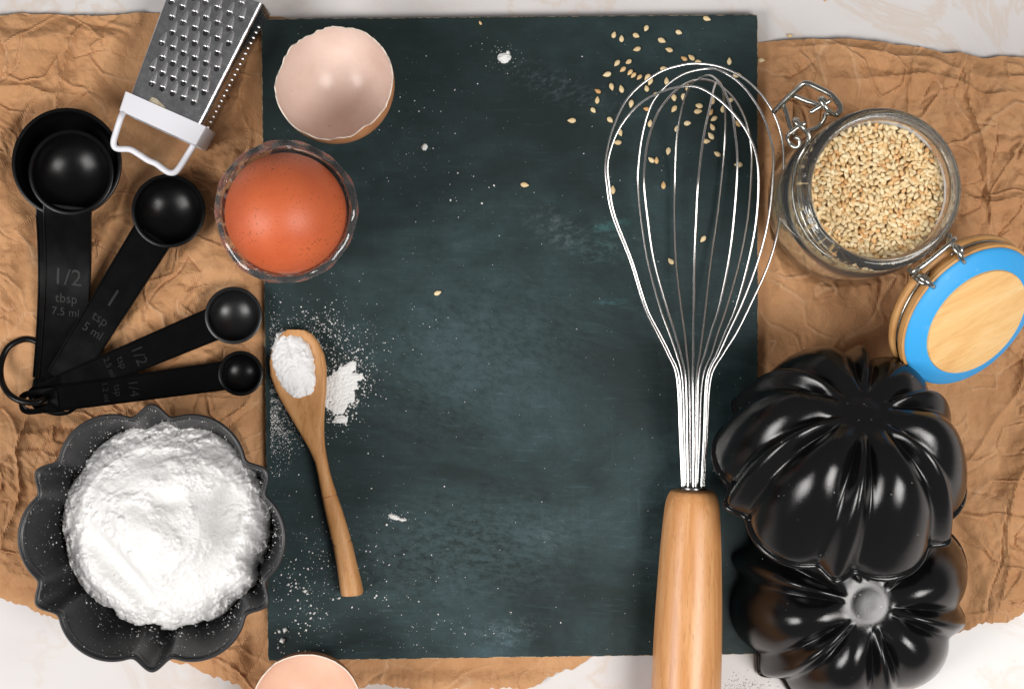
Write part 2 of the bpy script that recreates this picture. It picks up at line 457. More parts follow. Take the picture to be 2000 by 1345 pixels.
ytop = np.interp(xs, tx, ty) + 3.0 * (fbm(xs / 22, xs * 0, 5) - .5) + 2.5 * (tin(xs / 31, xs * 0, 8) - .5)
ybot = np.interp(xs, bx_, by_) + 12.0 * (fbm(xs / 20, xs * 0, 6) - .5) + 6 * (vnoise(xs / 6, xs * 0, 3) - .5)
NV = 390
tt = np.linspace(0, 1, NV)[:, None]
Y = ytop[None, :] * (1 - tt) + ybot[None, :] * tt
X = np.repeat(xs[None, :], NV, 0) + 2.0 * (fbm(Y / 20, Y * 0 + 3, 12) - .5)
Z = paper_h(X, Y)
edge = np.minimum(Y - ytop[None, :], ybot[None, :] - Y)
Z = np.maximum(Z * (.45 + .55 * np.clip(edge / 40, 0, 1)), 0) + 2.5
# the sheet is pressed flat under the board and under the heavy things
bd = np.minimum(np.minimum(X - 500, 1490 - X), np.minimum(Y - 20, 1300 - Y))
PRESS = np.ones_like(Z)
for (ax_, ay_, bx2, by2, rad, cap) in [(132, 330, 132, 330, 100, 8), (329, 412, 329, 412, 60, 8), (456, 616, 456, 616, 50, 8), (470, 729, 470, 729, 40, 8), (120, 400, 70, 770, 40, 9), (290, 470, 80, 760, 32, 13), (400, 635, 80, 765, 26, 18), (430, 735, 60, 785, 26, 22), (40, 715, 60, 715, 60, 8),
                                       (300, 240, 440, -40, 95, 5), (240, 250, 380, 320, 30, 40), (560, 420, 560, 420, 95, 9), (340, 1020, 340, 1020, 190, 7), (1645, 400, 1645, 400, 140, 8), (1650, 1140, 1650, 1140, 235, 7), (1600, 800, 1750, 800, 220, 12), (600, 1350, 600, 1350, 60, 12), (1830, 600, 1900, 640, 90, 60)]:
    vx, vy = bx2 - ax_, by2 - ay_; L2 = vx * vx + vy * vy + 1e-6
    u_ = np.clip(((X - ax_) * vx + (Y - ay_) * vy) / L2, 0, 1)
    dd = np.hypot(X - ax_ - u_ * vx, Y - ay_ - u_ * vy)
    fac = cap / 30.0; blend = np.clip((dd - rad) / 45, 0, 1); blend = blend * blend * (3 - 2 * blend)
    PRESS = np.minimum(PRESS, fac + (1 - fac) * blend)
bl_ = np.clip(-bd / 40, 0, 1); bl_ = bl_ * bl_ * (3 - 2 * bl_)
PRESS = np.minimum(PRESS, .24 + .76 * bl_)
Z = Z * PRESS + 1.5
VX = (X - 1000); VY = (672.5 - Y)
vs = np.stack([VX, VY, Z], -1).reshape(-1, 3)
nx = len(xs)
ii = (np.arange(NV - 1)[:, None] * nx + np.arange(nx - 1)[None, :]).ravel()
fs = np.stack([ii, ii + nx, ii + nx + 1, ii + 1], -1)
me = bpy.data.meshes.new('paper_sheet'); me.from_pydata((vs * S).tolist(), [], fs.tolist())
me.materials.append(MAT['kraft_paper'])
at = me.attributes.new('crease_wear', 'FLOAT', 'POINT'); at.data.foreach_set('value', paper_wear(X, Y).ravel().astype(np.float32)); me.update()
pap = link('paper_sheet', me)
sm_ = pap.modifiers.new('solid', 'SOLIDIFY'); sm_.thickness = 1.2 * S; sm_.offset = -1
tag(pap, 'crumpled brown kraft paper with torn lower edge spread beneath everything', 'paper')

# ---------------------------------------------------------------- chalkboard
BZ0, BZ = 9.0, 26.0
cn = [W(510, 37, BZ), W(1480, 28, BZ), W(1481, 1277, BZ), W(523, 1290, BZ)]
m = MB()
pts = []
for k in range(4):
    a, b = cn[k], cn[(k + 1) % 4]
    d = (b - a); nrm = Vector((d.y, -d.x, 0)).normalized() * -1
    n = int(d.length / 12)
    for j in range(n):
        p = a + d * (j / n)
        q = .9 * (rnd.random() ** 4) if j else 1.5
        ctr = (Vector((0, 0, 0)) - p).normalized()
        pts.append((p.x + ctr.x * q, p.y + ctr.y * q))
n = len(pts)
inn = [(x * (1 - 1.6 / 640), y * (1 - 1.6 / 640)) for x, y in pts]
vs = [(x, y, BZ0) for x, y in pts] + [(x, y, BZ - 1.6) for x, y in pts] + [(x, y, BZ) for x, y in inn]
m.add(vs, [tuple(range(n))] + [(k, k + n, (k + 1) % n + n, (k + 1) % n) for k in range(n)], 1)
m.add(vs, [(k + n, k + 2 * n, (k + 1) % n + 2 * n, (k + 1) % n + n) for k in range(n)], 1)
m.add(vs, [tuple(2 * n + k for k in reversed(range(n)))], 0)
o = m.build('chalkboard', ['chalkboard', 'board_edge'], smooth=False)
tag(o, 'large dark green chalkboard slab with chalk smudges in the centre', 'chalkboard')

# ---------------------------------------------------------------- fluted pans
PR = [(243, 0), (246, 3), (243, 7), (238, 10), (234, 28), (226, 55), (216, 82), (203, 109), (187, 136), (167, 160), (143, 179), (117, 190), (92, 193), (70, 190), (52, 186), (40, 184.2), (32, 184), (24, 184.6), (15, 185), (6, 185)]
PR = [(r, z if z <= 12 else 12 + (z - 12) * 1.12) for r, z in PR]
pr = catmull([(r, z, 0) for r, z in PR], 3)
PS = [(p.x, p.y) for p in pr]
def flute(a):
    t_ = (math.degrees(a) + 30) % 60 - 30          # cusp at 0
    if abs(t_) < 9: return max(0.0, 1 - (abs(t_) / 9)) ** .95 * 1.15
    u = (abs(t_) - 30) / 21
    return max(0.0, 1 - abs(u) ** 2.0) ** .9
_fl = [flute(2 * PI * k / 720) for k in range(720)]
FL = [sum(_fl[(k + j) % 720] * wt for j, wt in ((-6, .08), (-4, .12), (-2, .18), (0, .24), (2, .18), (4, .12), (6, .08))) for k in range(720)]
def pan_pt(r, z, a):
    mfl = FL[int(round(a / (2 * PI) * 720)) % 720]
    A = (.105 if z < 12 else .09 + .02 * min(1, max(0, (12 - z) / 20 + 1))) if r > 120 else .15 * (lambda q_: q_ * q_ * (3 - 2 * q_))(max(0, min(1, (r - 24) / 72))) * (1 if r < 90 else max(.7, 1 - (r - 90) / 100))
    top = max(0.0, min(1.0, (z - 120) / 80)) * max(0.0, min(1.0, (r - 45) / 60))
    zz = z - 25 * top * (1 - mfl)
    rr = r * (1 - A * (1 - mfl)) + (3.5 * mfl if r > 120 and z > 10 else 0)
    return (rr * math.cos(a), rr * math.sin(a), zz)
def pan_mesh(name):
    m = MB(); N = 360
    P = [[pan_pt(r, z, 2 * PI * k / N) for k in range(N)] for r, z in PS]
    m.grid(P, cv=True)
    q = (len(PS) - 1) * N; m.f.append(tuple(q + k for k in range(N))); m.mi.append(0)
    o = m.build(name, 'pan_coating', angle=180)
    return o
pc = (609, -235, 142)
top_pan = pan_mesh('bundt_pan')
def solid(o, th):
    s_ = o.modifiers.new('solid', 'SOLIDIFY'); s_.thickness = th * S; s_.offset = 0
for q in (top_pan,): solid(q, 3.2)
top_pan.rotation_mode = 'XYZ'
R_ = Euler((math.radians(-35.5), math.radians(4.5), 0)).to_matrix() @ Matrix.Rotation(math.radians(79 - 60), 3, 'Z')
top_pan.scale = (.97,) * 3; top_pan.rotation_euler = R_.to_euler(); top_pan.location = Vector(pc) * S
tag(top_pan, 'glossy black fluted pan tipped over, leaning on the other upturned pan', 'baking pan', 'black fluted mini baking pans')
bot_pan = top_pan.copy(); col.objects.link(bot_pan)
bot_pan.location = Vector((651, -474, 9)) * S; bot_pan.rotation_euler = (0, 0, math.radians(-15.5))
tag(bot_pan, 'black fluted pan upside down at the bottom edge, partly under the leaning pan', 'baking pan', 'black fluted mini baking pans')
dish = top_pan.copy(); dish.data = top_pan.data.copy(); dish.data.materials[0] = MAT['dish_coating']; col.objects.link(dish); dish.scale = (.985, .985, 1)
DC = Vector((-652, -350, 232))
dish.location = DC * S; dish.rotation_euler = (PI, 0, math.radians(30))
tag(dish, 'black fluted pan standing open side up and filled with white flour', 'baking pan', 'black fluted mini baking pans')

# ---------------------------------------------------------------- flour
def heap(name, fn, half, step, mat, loc, cut, inside=False):
    ax = np.arange(-half, half + step, step); X, Y = np.meshgrid(ax, ax)
    Z = fn(X, Y); keep = Z > cut
    k4 = (keep[:-1, :-1] & keep[1:, :-1] & keep[:-1, 1:] & keep[1:, 1:]) if inside else (keep[:-1, :-1] | keep[1:, :-1] | keep[:-1, 1:] | keep[1:, 1:])
    n = len(ax); idx = np.arange(n * n).reshape(n, n)
    a = idx[:-1, :-1][k4]; b = idx[:-1, 1:][k4]; c_ = idx[1:, 1:][k4]; d = idx[1:, :-1][k4]
    F = np.stack([a, b, c_, d], -1); used = np.unique(F); rm = np.full(n * n, -1); rm[used] = np.arange(len(used))
    V = np.stack([X, Y, np.maximum(Z, cut - 3)], -1).reshape(-1, 3)[used]
    me = bpy.data.meshes.new(name); me.from_pydata((V * S).tolist(), [], rm[F].tolist())
    me.materials.append(MAT[mat]); me.polygons.foreach_set('use_smooth', [True] * len(me.polygons)); me.update()
    return link(name, me, loc=loc)
def mound(X, Y):
    x = X - 0; y = Y - 12
    wob = fbm(x / 42, y / 42, 41, 4) - .5
    w2 = fbm(x / 15 + 7, y / 15, 46, 4) - .5
    r = np.hypot(x + 3, y) + 46 * wob + 20 * w2
    q = np.minimum(1 - r / 200, (1 - np.hypot(X + 4, Y - 4) / 196) * 1.0)
    e = np.clip(q / .22, 0, 1)
    h = 108 + 40 * e ** .8 + 44 * np.clip((q - .10) / .5, 0, 1) ** .9 + 16 * np.clip((q - .45) / .5, 0, 1)
    h = np.where(q < 0, 108 + q * 1500, h)
    def dent(cx, cy, rx, ry, rot, dep, p=1.6):
        ca, sa = math.cos(rot), math.sin(rot)
        u = ((x - cx) * ca + (y - cy) * sa) / rx; v = (-(x - cx) * sa + (y - cy) * ca) / ry
        return dep * np.exp(-(u * u + v * v) ** p)
    h = h - dent(-78, -82, 84, 24, -.85, 34) - dent(18, 48, 26, 18, .2, 13) - dent(124, 22, 26, 58, -.15, 30) 
    h = h + dent(-10, -20, 90, 30, -.55, 14) + dent(20, 100, 80, 26, .1, 12) + dent(-95, 60, 44, 30, .7, 8) + dent(60, -20, 50, 40, 0, 8) + dent(150, -100, 30, 26, .6, 30)
    bl = lambda f_, sd: np.abs(2 * vnoise(x / f_ + 3 * w2, y / f_ - 2 * w2, sd) - 1)
    billow = 11 * bl(26, 43) + 8 * bl(13, 47) + 5 * bl(7, 48) + 2.6 * bl(3.8, 49)
    patch = np.clip((fbm(x / 26, y / 26, 44, 4) - .47) * 7, 0, 1)
    amp = np.clip((np.hypot(x, y) - 118) / 55, 0, 1)
    k = np.maximum(amp, .5 * patch)
    h = h + .62 * billow * k + 14 * wob * (.4 + .6 * amp) + 7 * w2 * (.3 + k)
    crack = np.abs(fbm(x / 30, y / 22, 57, 3) - .5)
    h = h - 4.0 * np.exp(-crack / .012) * patch
    h = h + 1.2 * (fbm(x / 5, y / 5, 51, 3) - .5)
    # the flour ends where it meets the fluted wall of the pan
    px_, py_ = X + 8, Y + 6
    th = np.arctan2(py_, px_) - math.radians(30)
    mf = np.array(FL)[(np.round(th / (2 * PI) * 720).astype(int)) % 720]
    rr = np.hypot(px_, py_) / (1 - .105 * (1 - mf))
    pz_ = sorted([(a_, b_) for a_, b_ in PS if a_ >= 100 and b_ > 8], key=lambda q_: q_[0])
    hp = DC.z - 8 - np.interp(rr, [q_[0] for q_ in pz_], [q_[1] for q_ in pz_])
    return np.where((h < hp - 2.5) & (np.hypot(px_, py_) > 95), -100, h)
o = heap('flour_mound', mound, 236, 1.7, 'flour', (DC.x + 8, DC.y + 6, 8), 20, True)
tag(o, 'heaped white flour with spoon hollows filling the open fluted pan', 'flour')

def specks(name, items, mat='flour'):
    """items: (x, y, z, size) in design space"""
    m = MB(); r2 = random.Random(11)
    base = [(1, 0, 0), (-1, 0, 0), (0, 1, 0), (0, -1, 0), (0, 0, 1), (0, 0, -1)]
    fc = [(0, 2, 4), (2, 1, 4), (1, 3, 4), (3, 0, 4), (2, 0, 5), (1, 2, 5), (3, 1, 5), (0, 3, 5)]
    for x, y, z, s_ in items:
        a = r2.random() * 6.3; ca, sa = math.cos(a), math.sin(a)
        vs = []
        for bx, by, bz in base:
            k = s_ * r2.uniform(.6, 1.2); u, v = bx * k * 1.15, by * k * .85
            vs.append((x + u * ca - v * sa, y + u * sa + v * ca, z + bz * k * .75 + s_ * .3))
        m.add(vs, fc)
    return m.build(name, mat, smooth=True, angle=180, kind='stuff')
r3 = random.Random(5)
it = []
def spray(n, cx, cy, sx, sy, rot, smin, smax, p=3.0, lim=None, uni=False):
    k = 0; tries = 0
    while k < n and tries < n * 6:
        tries += 1
        u, v = (r3.uniform(-1.6, 1.6), r3.uniform(-1.6, 1.6)) if uni else (r3.gauss(0, 1), r3.gauss(0, 1))
        x = cx + u * sx * math.cos(rot) - v * sy * math.sin(rot); y = cy + u * sx * math.sin(rot) + v * sy * math.cos(rot)
        if not (516 + (y - 35) * .0104 + 4 < x < 1476 and 40 < y < 1276): continue
        if vnoise(np.array([x / 9.0]), np.array([y / 9.0]), 77)[0] < r3.random() * .75: continue
        if lim and not lim(x, y): continue
        s_ = smin + (smax - smin) * r3.random() ** p
        q = W(x, y, BZ + .2); it.append((q.x, q.y, q.z, s_)); k += 1
spray(1500, 545, 815, 26, 48, .15, .45, 1.7)
spray(560, 528, 745, 10, 60, 0, .45, 1.6)
spray(420, 585, 648, 48, 26, .2, .5, 2.2)
spray(150, 625, 640, 30, 18, -.6, .7, 2.6)
spray(420, 668, 770, 32, 48, .2, .5, 2.2)
spray(650, 668, 762, 22, 34, .25, .6, 2.9, 2.2)
spray(240, 690, 700, 36, 34, 0, .5, 2.0)
spray(260, 600, 1100, 60, 70, .2, .5, 2.6, 4)
spray(130, 590, 1190, 50, 50, 0, .7, 3.6, 4)
spray(90, 745, 1140, 60, 70, 0, .5, 2.2, 4)
spray(80, 860, 1240, 110, 26, -.1, .5, 2.0, 4)
spray(90, 780, 250, 70, 90, 0, .5, 2.0, 5)
spray(40, 900, 330, 80, 80, 0, .5, 2.0, 5)
spray(60, 985, 110, 20, 18, 0, .4, 1.4, 3)
spray(50, 775, 1010, 22, 10, 0, .4, 1.6, 3)
spray(420, 1000, 660, 300, 380, 0, .45, 1.5, 6, uni=True)
spray(110, 700, 640, 90, 80, 0, .5, 1.6, 4)
for (px, py, s_) in [(552, 1249, 8), (557, 1228, 6), (583, 1217, 3.6), (607, 1206, 3.4), (606, 1196, 3), (613, 1197, 2.6), (596, 1153, 5), (600, 1159, 3), (578, 1145, 3), (594, 1155, 3), (582, 1171, 3), (601, 1110, 3.4), (628, 1109, 3), (578, 1092, 3), (549, 1121, 2.6), (568, 1096, 2.4),
                     (688, 1185, 2.6), (735, 1162, 3), (732, 1166, 2.4), (755, 1170, 2), (755, 1024, 4), (544, 1263, 3), (550, 1170, 2.6), (868, 949, 2.4), (725, 953, 2.2), (719, 885, 2.2), (965, 362, 2.6), (941, 397, 3), (880, 391, 3.2), (894, 338, 3), (955, 366, 2), (846, 290, 2), (933, 164, 2), (888, 176, 1.8), (1137, 111, 2), (1140, 300, 1.8)]:
    q = W(px, py, BZ + .2); it.append((q.x, q.y, q.z + s_ * .2, s_))
o = specks('flour_dusting', it)
o['label'] = 'fine white flour dust sprinkled over the chalkboard'

it = []
for k in range(2200):
    a = r3.random() * 2 * PI; r0, z0 = PS[int(r3.random() ** .8 * 22) + 5]
    if vnoise(np.array([math.cos(a) * 5 + r0 / 20]), np.array([math.sin(a) * 5 + z0 / 20]), 7)[0] < r3.random() * .9: continue
    x, y, z = pan_pt(r0 - 2.2, z0, a)
    aa = math.radians(30); x, y = x, -y; x, y = x * math.cos(aa) - y * math.sin(aa), x * math.sin(aa) + y * math.cos(aa)
    x, y = x * .98, y * .98; it.append((DC.x + x, DC.y + y, DC.z - z + 1.6, .35 + .95 * r3.random() ** 3))
zz_ = [q_ for q_ in PS if 85 < q_[1] < 135 and q_[0] > 150]
for k in range(900):
    a = r3.random() * 2 * PI; r0, z0 = r3.choice(zz_); z0 += r3.uniform(-6, 6)
    if vnoise(np.array([math.cos(a) * 7]), np.array([math.sin(a) * 7]), 17)[0] < r3.random(): continue
    x, y, z = pan_pt(r0 - 1.8, z0, a); x, y = x, -y; aa = math.radians(30)
    x, y = (x * math.cos(aa) - y * math.sin(aa)) * .98, (x * math.sin(aa) + y * math.cos(aa)) * .98
    it.append((DC.x + x, DC.y + y, DC.z - z + 1.6, .6 + 2.2 * r3.random() ** 2))
o = specks('flour_dust', it); o['label'] = 'fine flour dust clinging to the inner wall of the open pan'

it = []
for pan_, n_ in ((top_pan, 150), (bot_pan, 90)):
    M3 = pan_.rotation_euler.to_matrix() @ Matrix.Scale(.97, 3)
    for k in range(n_):
        a = r3.random() * 2 * PI; r0, z0 = PS[int(r3.random() * (len(PS) - 7)) + 6]
        p = M3 @ Vector(pan_pt(r0 + 1.8, z0 + .8, a)) + pan_.location / S
        it.append((p.x, p.y, p.z, .35 + 1.1 * r3.random() ** 4))
o = specks('dust_specks', it); o['label'] = 'tiny pale dust specks on the two black upturned pans'
it = []
for k in range(420):
    x = r3.gauss(1455, 28); y = r3.gauss(1348, 14)
    if x < 1412 or x > 1535 or y < 1305: continue
    q = W(x, y, .5); it.append((q.x, q.y, .3, .5 + 1.5 * r3.random() ** 2))
o = specks('spilled_flour', it); o['label'] = 'pale flour crumbs on the marble between whisk handle and upturned pan'
def patchfn(cx, cy, blobs, hgt, seed, rag=.5):
    def fn(X, Y):
        f_ = np.full_like(X, -9.0)
        for bx, by, rx, ry, rot in blobs:
            ca, sa = math.cos(rot), math.sin(rot); dx = X - (bx - cx); dy = Y + (by - cy)
            u = (dx * ca + dy * sa) / rx; v = (-dx * sa + dy * ca) / ry
            f_ = np.maximum(f_, 1 - np.sqrt(u * u + v * v))
        n_ = fbm(X / 9, Y / 9, seed, 4) - .5; n2 = 1 - cells(X / 5, Y / 5, seed + 1)
        f_ = f_ + n_ * rag + .10 * (n2 - .5)
        return np.where(f_ > 0, hgt * np.clip(f_ * 1.7, 0, 1) + n2 * 1.8, -2.0)
    return fn
def patch(px, py, blobs, hgt, seed, label, half, z=BZ, mat='flour', rag=.5, name='flour_clump'):
    o = heap(name, patchfn(px, py, blobs, hgt, seed, rag), half, .9, mat, W(px, py, z), .25)
    return tag(o, label, 'flour')
patch(672, 755, [(660, 762, 34, 34, .3), (678, 722, 20, 12, .5), (690, 735, 24, 9, -.2), (660, 795, 20, 14, 0), (664, 822, 16, 12, .4), (682, 742, 18, 16, 0)], 2.4, 91, 'ragged patch of spilled flour beside the bowl of the wooden spoon', 70, rag=1.0)
patch(985, 113, [(985, 113, 13, 10, .2), (992, 103, 4, 4, 0)], 6, 92, 'round pinch of white flour near the top of the chalkboard', 22)
patch(829, 287, [(829, 287, 6, 7, 0)], 4, 93, 'tiny flour crumb on the chalkboard between egg shell and centre', 12, rag=.3)
patch(773, 1011, [(770, 1009, 13, 5, -.35), (786, 1014, 9, 3.5, -.1)], 4, 94, 'small smeared flour crumb right of the wooden spoon handle', 28)

# ---------------------------------------------------------------- wooden spoon
def strip_solid(name, stations, mat, parent, nseg=20, conc=None):
    """stations: (centre xy, halfwidth, ztop, zbot, roundness) cross-sections across the local right vector"""
    m = MB(); P = []
    n = len(stations)
    for i, (c0, hw, zt, zb, dish_) in enumerate(stations):
        a = Vector(stations[max(i - 1, 0)][0]); b = Vector(stations[min(i + 1, n - 1)][0])
        d = (b - a).normalized(); rt = Vector((-d.y, d.x))
        row = []
        for k in range(nseg):
            th = 2 * PI * k / nseg
            cu, su = math.cos(th), math.sin(th)
            e = .8
            u = math.copysign(abs(cu) ** e, cu); v = math.copysign(abs(su) ** e, su)
            zc = (zt + zb) / 2; hz = (zt - zb) / 2
            z = zc + v * hz
            if v > 0: z -= dish_ * (1 - min(1, abs(u) / .86) ** 2.4) if abs(u) < .86 else 0
            row.append((c0[0] + rt.x * hw * u, c0[1] + rt.y * hw * u, z))
        P.append(row)
    m.grid(P, cv=True)
    m.f.append(tuple(range(nseg))); m.mi.append(0)
    q = (n - 1) * nseg; m.f.append(tuple(q + k for k in reversed(range(nseg)))); m.mi.append(0)
    return m.build(name, mat, parent, angle=55)
ol = [(643.5, 560, 576), (646, 551, 585), (652, 542, 597), (662, 534, 611), (677, 528, 623), (700, 524, 633), (725, 526, 637), (750, 535, 638), (775, 547, 637), (800, 561, 634.5), (825, 575, 633), (850, 589, 632.5), (875, 602, 634), (900, 613, 638), (925, 618.5, 643), (950, 623, 650), (968, 626.5, 656), (971, 628.5, 655.5), (974, 627.5, 658), (1000, 633, 667), (1030, 640, 676), (1058, 646.5, 684), (1062, 649, 683.5), (1066, 648, 686.5), (1100, 654.5, 694), (1130, 659, 701.5), (1160, 663, 708), (1164, 665.5, 706)]
stt = []
for (y, xl, xr) in ol:
    t_ = (y - 643) / 520
    zt = 58 + 6 * math.cos(t_ * 3) if y < 880 else 52 + 16 * (y - 880) / 280
    zt = 60 + (y - 640) * .02
    th_ = 26 if y < 860 else 26 + 20 * min(1, (y - 860) / 300)
    dsh = 16 * max(0, min(1, (y - 646) / 30)) * max(0, min(1, (840 - y) / 110))
    f_ = (HC - zt) / HC
    c0 = ((.5 * (xl + xr) - 1000) * f_, (672.5 - y) * f_)
    slope = 1 if y < 875 else .985
    hw = .5 * (xr - xl) * f_ * slope
    zb = zt - th_
    if y < 655: zb = zt - 8 - (y - 643) * .6
    stt.append((c0, hw, zt, zb, dsh))
p0 = W(600, 850, 30)
ws = thing('wooden_spoon', (0, 0, 0), 'wooden spoon with two carved rings on its handle, holding flour', 'spoon')
# re-centre the spoon on its own base point
stt = [((c0[0] - p0.x, c0[1] - p0.y), hw, zt - BZ, zb - BZ, dsh) for c0, hw, zt, zb, dsh in stt]
ws.location = Vector((p0.x, p0.y, BZ)) * S
strip_solid('spoon_body', stt, 'spoon_wood', ws, 28)
for (yy, xl, xr) in ((971, 628, 656), (1062, 649, 684)):
    f_ = (HC - 66) / HC; rr = (xr - xl) / 2 * f_
    m = MB(); m.tube([(math.cos(a) * rr * .985, 0, math.sin(a) * 14.5) for a in [2 * PI * k / 24 for k in range(24)]], 1.1, 6, closed=True)
    m.build('carved_ring', 'dark_steel' if False else 'shell_outside', ws, loc=((.5 * (xl + xr) - 1000) * f_ - p0.x, (672.5 - yy) * f_ - p0.y, 67 - BZ - 14), rot=(0, 0, math.radians(14)))
def sf(X, Y):
    ca, sa = math.cos(-.30), math.sin(-.30)
    X = X * 1.1; Y = Y * 1.06; u = X * ca - Y * sa; v = X * sa + Y * ca
    q = 1 - np.sqrt((u / 44) ** 2 + (v / 70) ** 2) + .22 * (fbm(X / 14, Y / 14, 61) - .5) + .10 * (fbm(X / 5, Y / 5, 66) - .5)
    h = 17 * np.clip(q * 1.6, -1, 1) ** 1
    h = np.where(q > 0, 17 * np.sqrt(np.clip(q * 1.3, 0, 1)), q * 60)
    return h + 5 * (fbm(X / 16, Y / 16, 63) - .5) + 2.5 * (1 - cells(X / 8, Y / 8, 65)) * np.clip((fbm(X / 20, Y / 20, 68) - .3) * 3, 0, 1) - 3 * np.exp(-((u - 6) / 5) ** 2)
o = heap('flour_scoop', sf, 74, 1.0, 'spoon_flour', W(574, 713, 51), -2)
tag(o, 'small heap of white flour lying in the wooden spoon bowl', 'flour')

# ---------------------------------------------------------------- whisk
wk_o = W(1353, 955, 92)
wk = thing('whisk', (wk_o.x, wk_o.y, BZ), 'balloon whisk of chrome wires with round beech handle lying on the chalkboard', 'whisk')
def wl(px, py, z): p = W(px, py, z); return (p.x - wk_o.x, p.y - wk_o.y, z - BZ)
def axz(y): return float(np.interp(y, [120, 330, 600, 740, 955], [196, 190, 158, 130, 104]))
WY = [(955, .10), (850, .13), (740, .20), (690, .33), (650, .46), (600, .62), (510, .83), (420, .95)]
loops = [
    # left strand x at WY, arc points, right strand x at WY (top down), depth left/right
    dict(l=[1333, 1328, 1322, 1303, 1283, 1259, 1231, 1196], arc=[(1185, 360), (1183, 312), (1198, 249), (1229, 189), (1282, 145), (1330, 128), (1367, 125), (1412, 133), (1460, 159), (1501, 204), (1525, 260), (1531, 323)], r=[1525, 1503, 1463, 1438, 1413, 1388, 1381, 1374], zl=20, zr=-20),
    dict(l=[1337, 1332, 1327, 1308, 1288, 1263, 1235, 1201], arc=[(1190, 360), (1188, 312), (1207, 256), (1241, 211), (1282, 184), (1330, 170), (1371, 174), (1419, 208), (1460, 260), (1480, 323)], r=[1478, 1462, 1437, 1416, 1400, 1380, 1375, 1369], zl=40, zr=112),
    dict(l=[1340, 1337, 1333, 1321, 1307, 1289, 1265, 1251], arc=[(1246, 360), (1247, 323), (1254, 267), (1270, 211), (1296, 174), (1334, 146), (1378, 135), (1408, 139), (1449, 167), (1486, 219), (1506, 275), (1511, 323)], r=[1502, 1480, 1446, 1423, 1405, 1383, 1378, 1371], zl=-100, zr=40),
    dict(l=[1344, 1342, 1339, 1329, 1318, 1302, 1277, 1264], arc=[(1258, 360), (1259, 323), (1265, 278), (1282, 226), (1308, 189), (1334, 167), (1363, 156), (1395, 161), (1430, 189), (1454, 230), (1466, 278), (1468, 323)], r=[1461, 1444, 1419, 1402, 1390, 1372, 1367, 1362], zl=108, zr=-105),
    dict(l=[1349, 1348, 1346, 1341, 1337, 1330, 1320, 1317], arc=[(1318, 360), (1319, 323), (1322, 267), (1332, 211), (1345, 174), (1362, 156), (1386, 148), (1408, 167), (1427, 211), (1436, 264), (1440, 323)], r=[1434, 1423, 1404, 1388, 1377, 1364, 1362, 1358], zl=-140, zr=122),
    dict(l=[1354, 1354, 1353, 1354, 1354, 1355, 1356, 1360], arc=[(1363, 360), (1367, 323), (1374, 267), (1386, 211), (1394, 174), (1402, 157), (1411, 174), (1416, 215), (1416, 267), (1412, 323)], r=[1401, 1388, 1378, 1372, 1367, 1360, 1358, 1352], zl=148, zr=-145),
]
for L in loops:
    pts = []
    for (y, ww), x in zip(WY, L['l']): pts.append(wl(x, y, axz(y) + ww * L['zl']))
    n = len(L['arc'])
    for k, (x, y) in enumerate(L['arc']):
        s_ = k / (n - 1); s_ = s_ * s_ * (3 - 2 * s_)
        pts.append(wl(x, y, axz(y) + L['zl'] * (1 - s_) + L['zr'] * s_))
    for (y, ww), x in zip(reversed(WY), L['r']): pts.append(wl(x, y, axz(y) + ww * L['zr']))
    a, b = Vector(pts[0]), Vector(pts[-1])
    pts[0] = (a.x, a.y - 12, a.z); pts[-1] = (b.x, b.y - 12, b.z)
    m = MB(); m.tube(catmull(pts, 6), 2.15, 10); m.build('wire', 'chrome_wire', wk, angle=180)
hp = [(0, 0), (24, 0), (36, 2), (42, 5), (47, 14), (51, 30), (54, 60), (57.5, 110), (60, 160), (63, 230), (65, 310), (66, 390), (67, 480), (66, 560), (58, 620), (40, 650), (0.1, 660)]
ax0 = Vector(wl(1353, 955, 104)); ax1 = Vector(wl(1335, 1500, 93))
m = MB(); m.lathe([(max(r, .1), z) for r, z in [(p.x, p.y) for p in catmull([(r, z, 0) for r, z in hp], 5)]], 64)
q = (ax1 - ax0).to_track_quat('Z', 'Y')
ho = m.build('handle', 'beech_handle', wk, loc=ax0, rot=q.to_euler())
m = MB(); m.lathe([(25, -3), (26, -4), (26, -1), (22, -4.5), (.1, -5)], 40)
m.build('ferrule', 'dark_steel', wk, loc=ax0 + Vector((0, 0, 0)), rot=q.to_euler())

# ---------------------------------------------------------------- brown egg in cut glass
GC = Vector((-443 / 1.0848, 260 / 1.0848, 0)); GZ = 14
gl = thing('cut_glass', (GC.x, GC.y, GZ), 'small clear faceted glass tumbler that holds the brown egg', 'glass')
def facet(a, r, z):
    ph = a * 14 / (2 * PI); fr = abs((ph % 1) - .5) * 2
    k = 1 + .016 * fr
    ph2 = (a * 14 / (2 * PI) + .5) % 1; dia = abs(ph2 - .5) * 2
    zz = max(0.0, min(1.0, (z - 20) / 170))
    return k - .045 * abs(math.sin(PI * (zz * 2.5 + ph))) * (1 if 20 < z < 224 else 0) - .018 * abs(math.sin(PI * (zz * 2.5 - ph + .2))) * (1 if 20 < z < 215 else 0) + .010 * math.sin(3 * a + 1) + .008 * math.sin(5 * a)
outer = [(.1, 0), (80, 0), (90, 4), (95, 14), (102, 45), (108, 80), (114, 115), (119, 150), (123, 180), (127, 205), (131, 214), (133, 221), (132, 225), (129, 228.5), (125, 230.8), (121, 231.5)]
inner = [(116.5, 230), (114.6, 227), (113.8, 221), (113.4, 213), (112.6, 190), (108, 150), (101, 100), (92, 55), (84, 34), (70, 24), (.1, 20)]
NG = 168
m = MB(); P = []
def rimz(a, r, z): return z + ((.8 * math.sin(14 * a) + .5 * math.sin(9 * a + 1)) if (z > 212 and r > 115) else 0)
outer = [(r * .972, z) for r, z in outer]
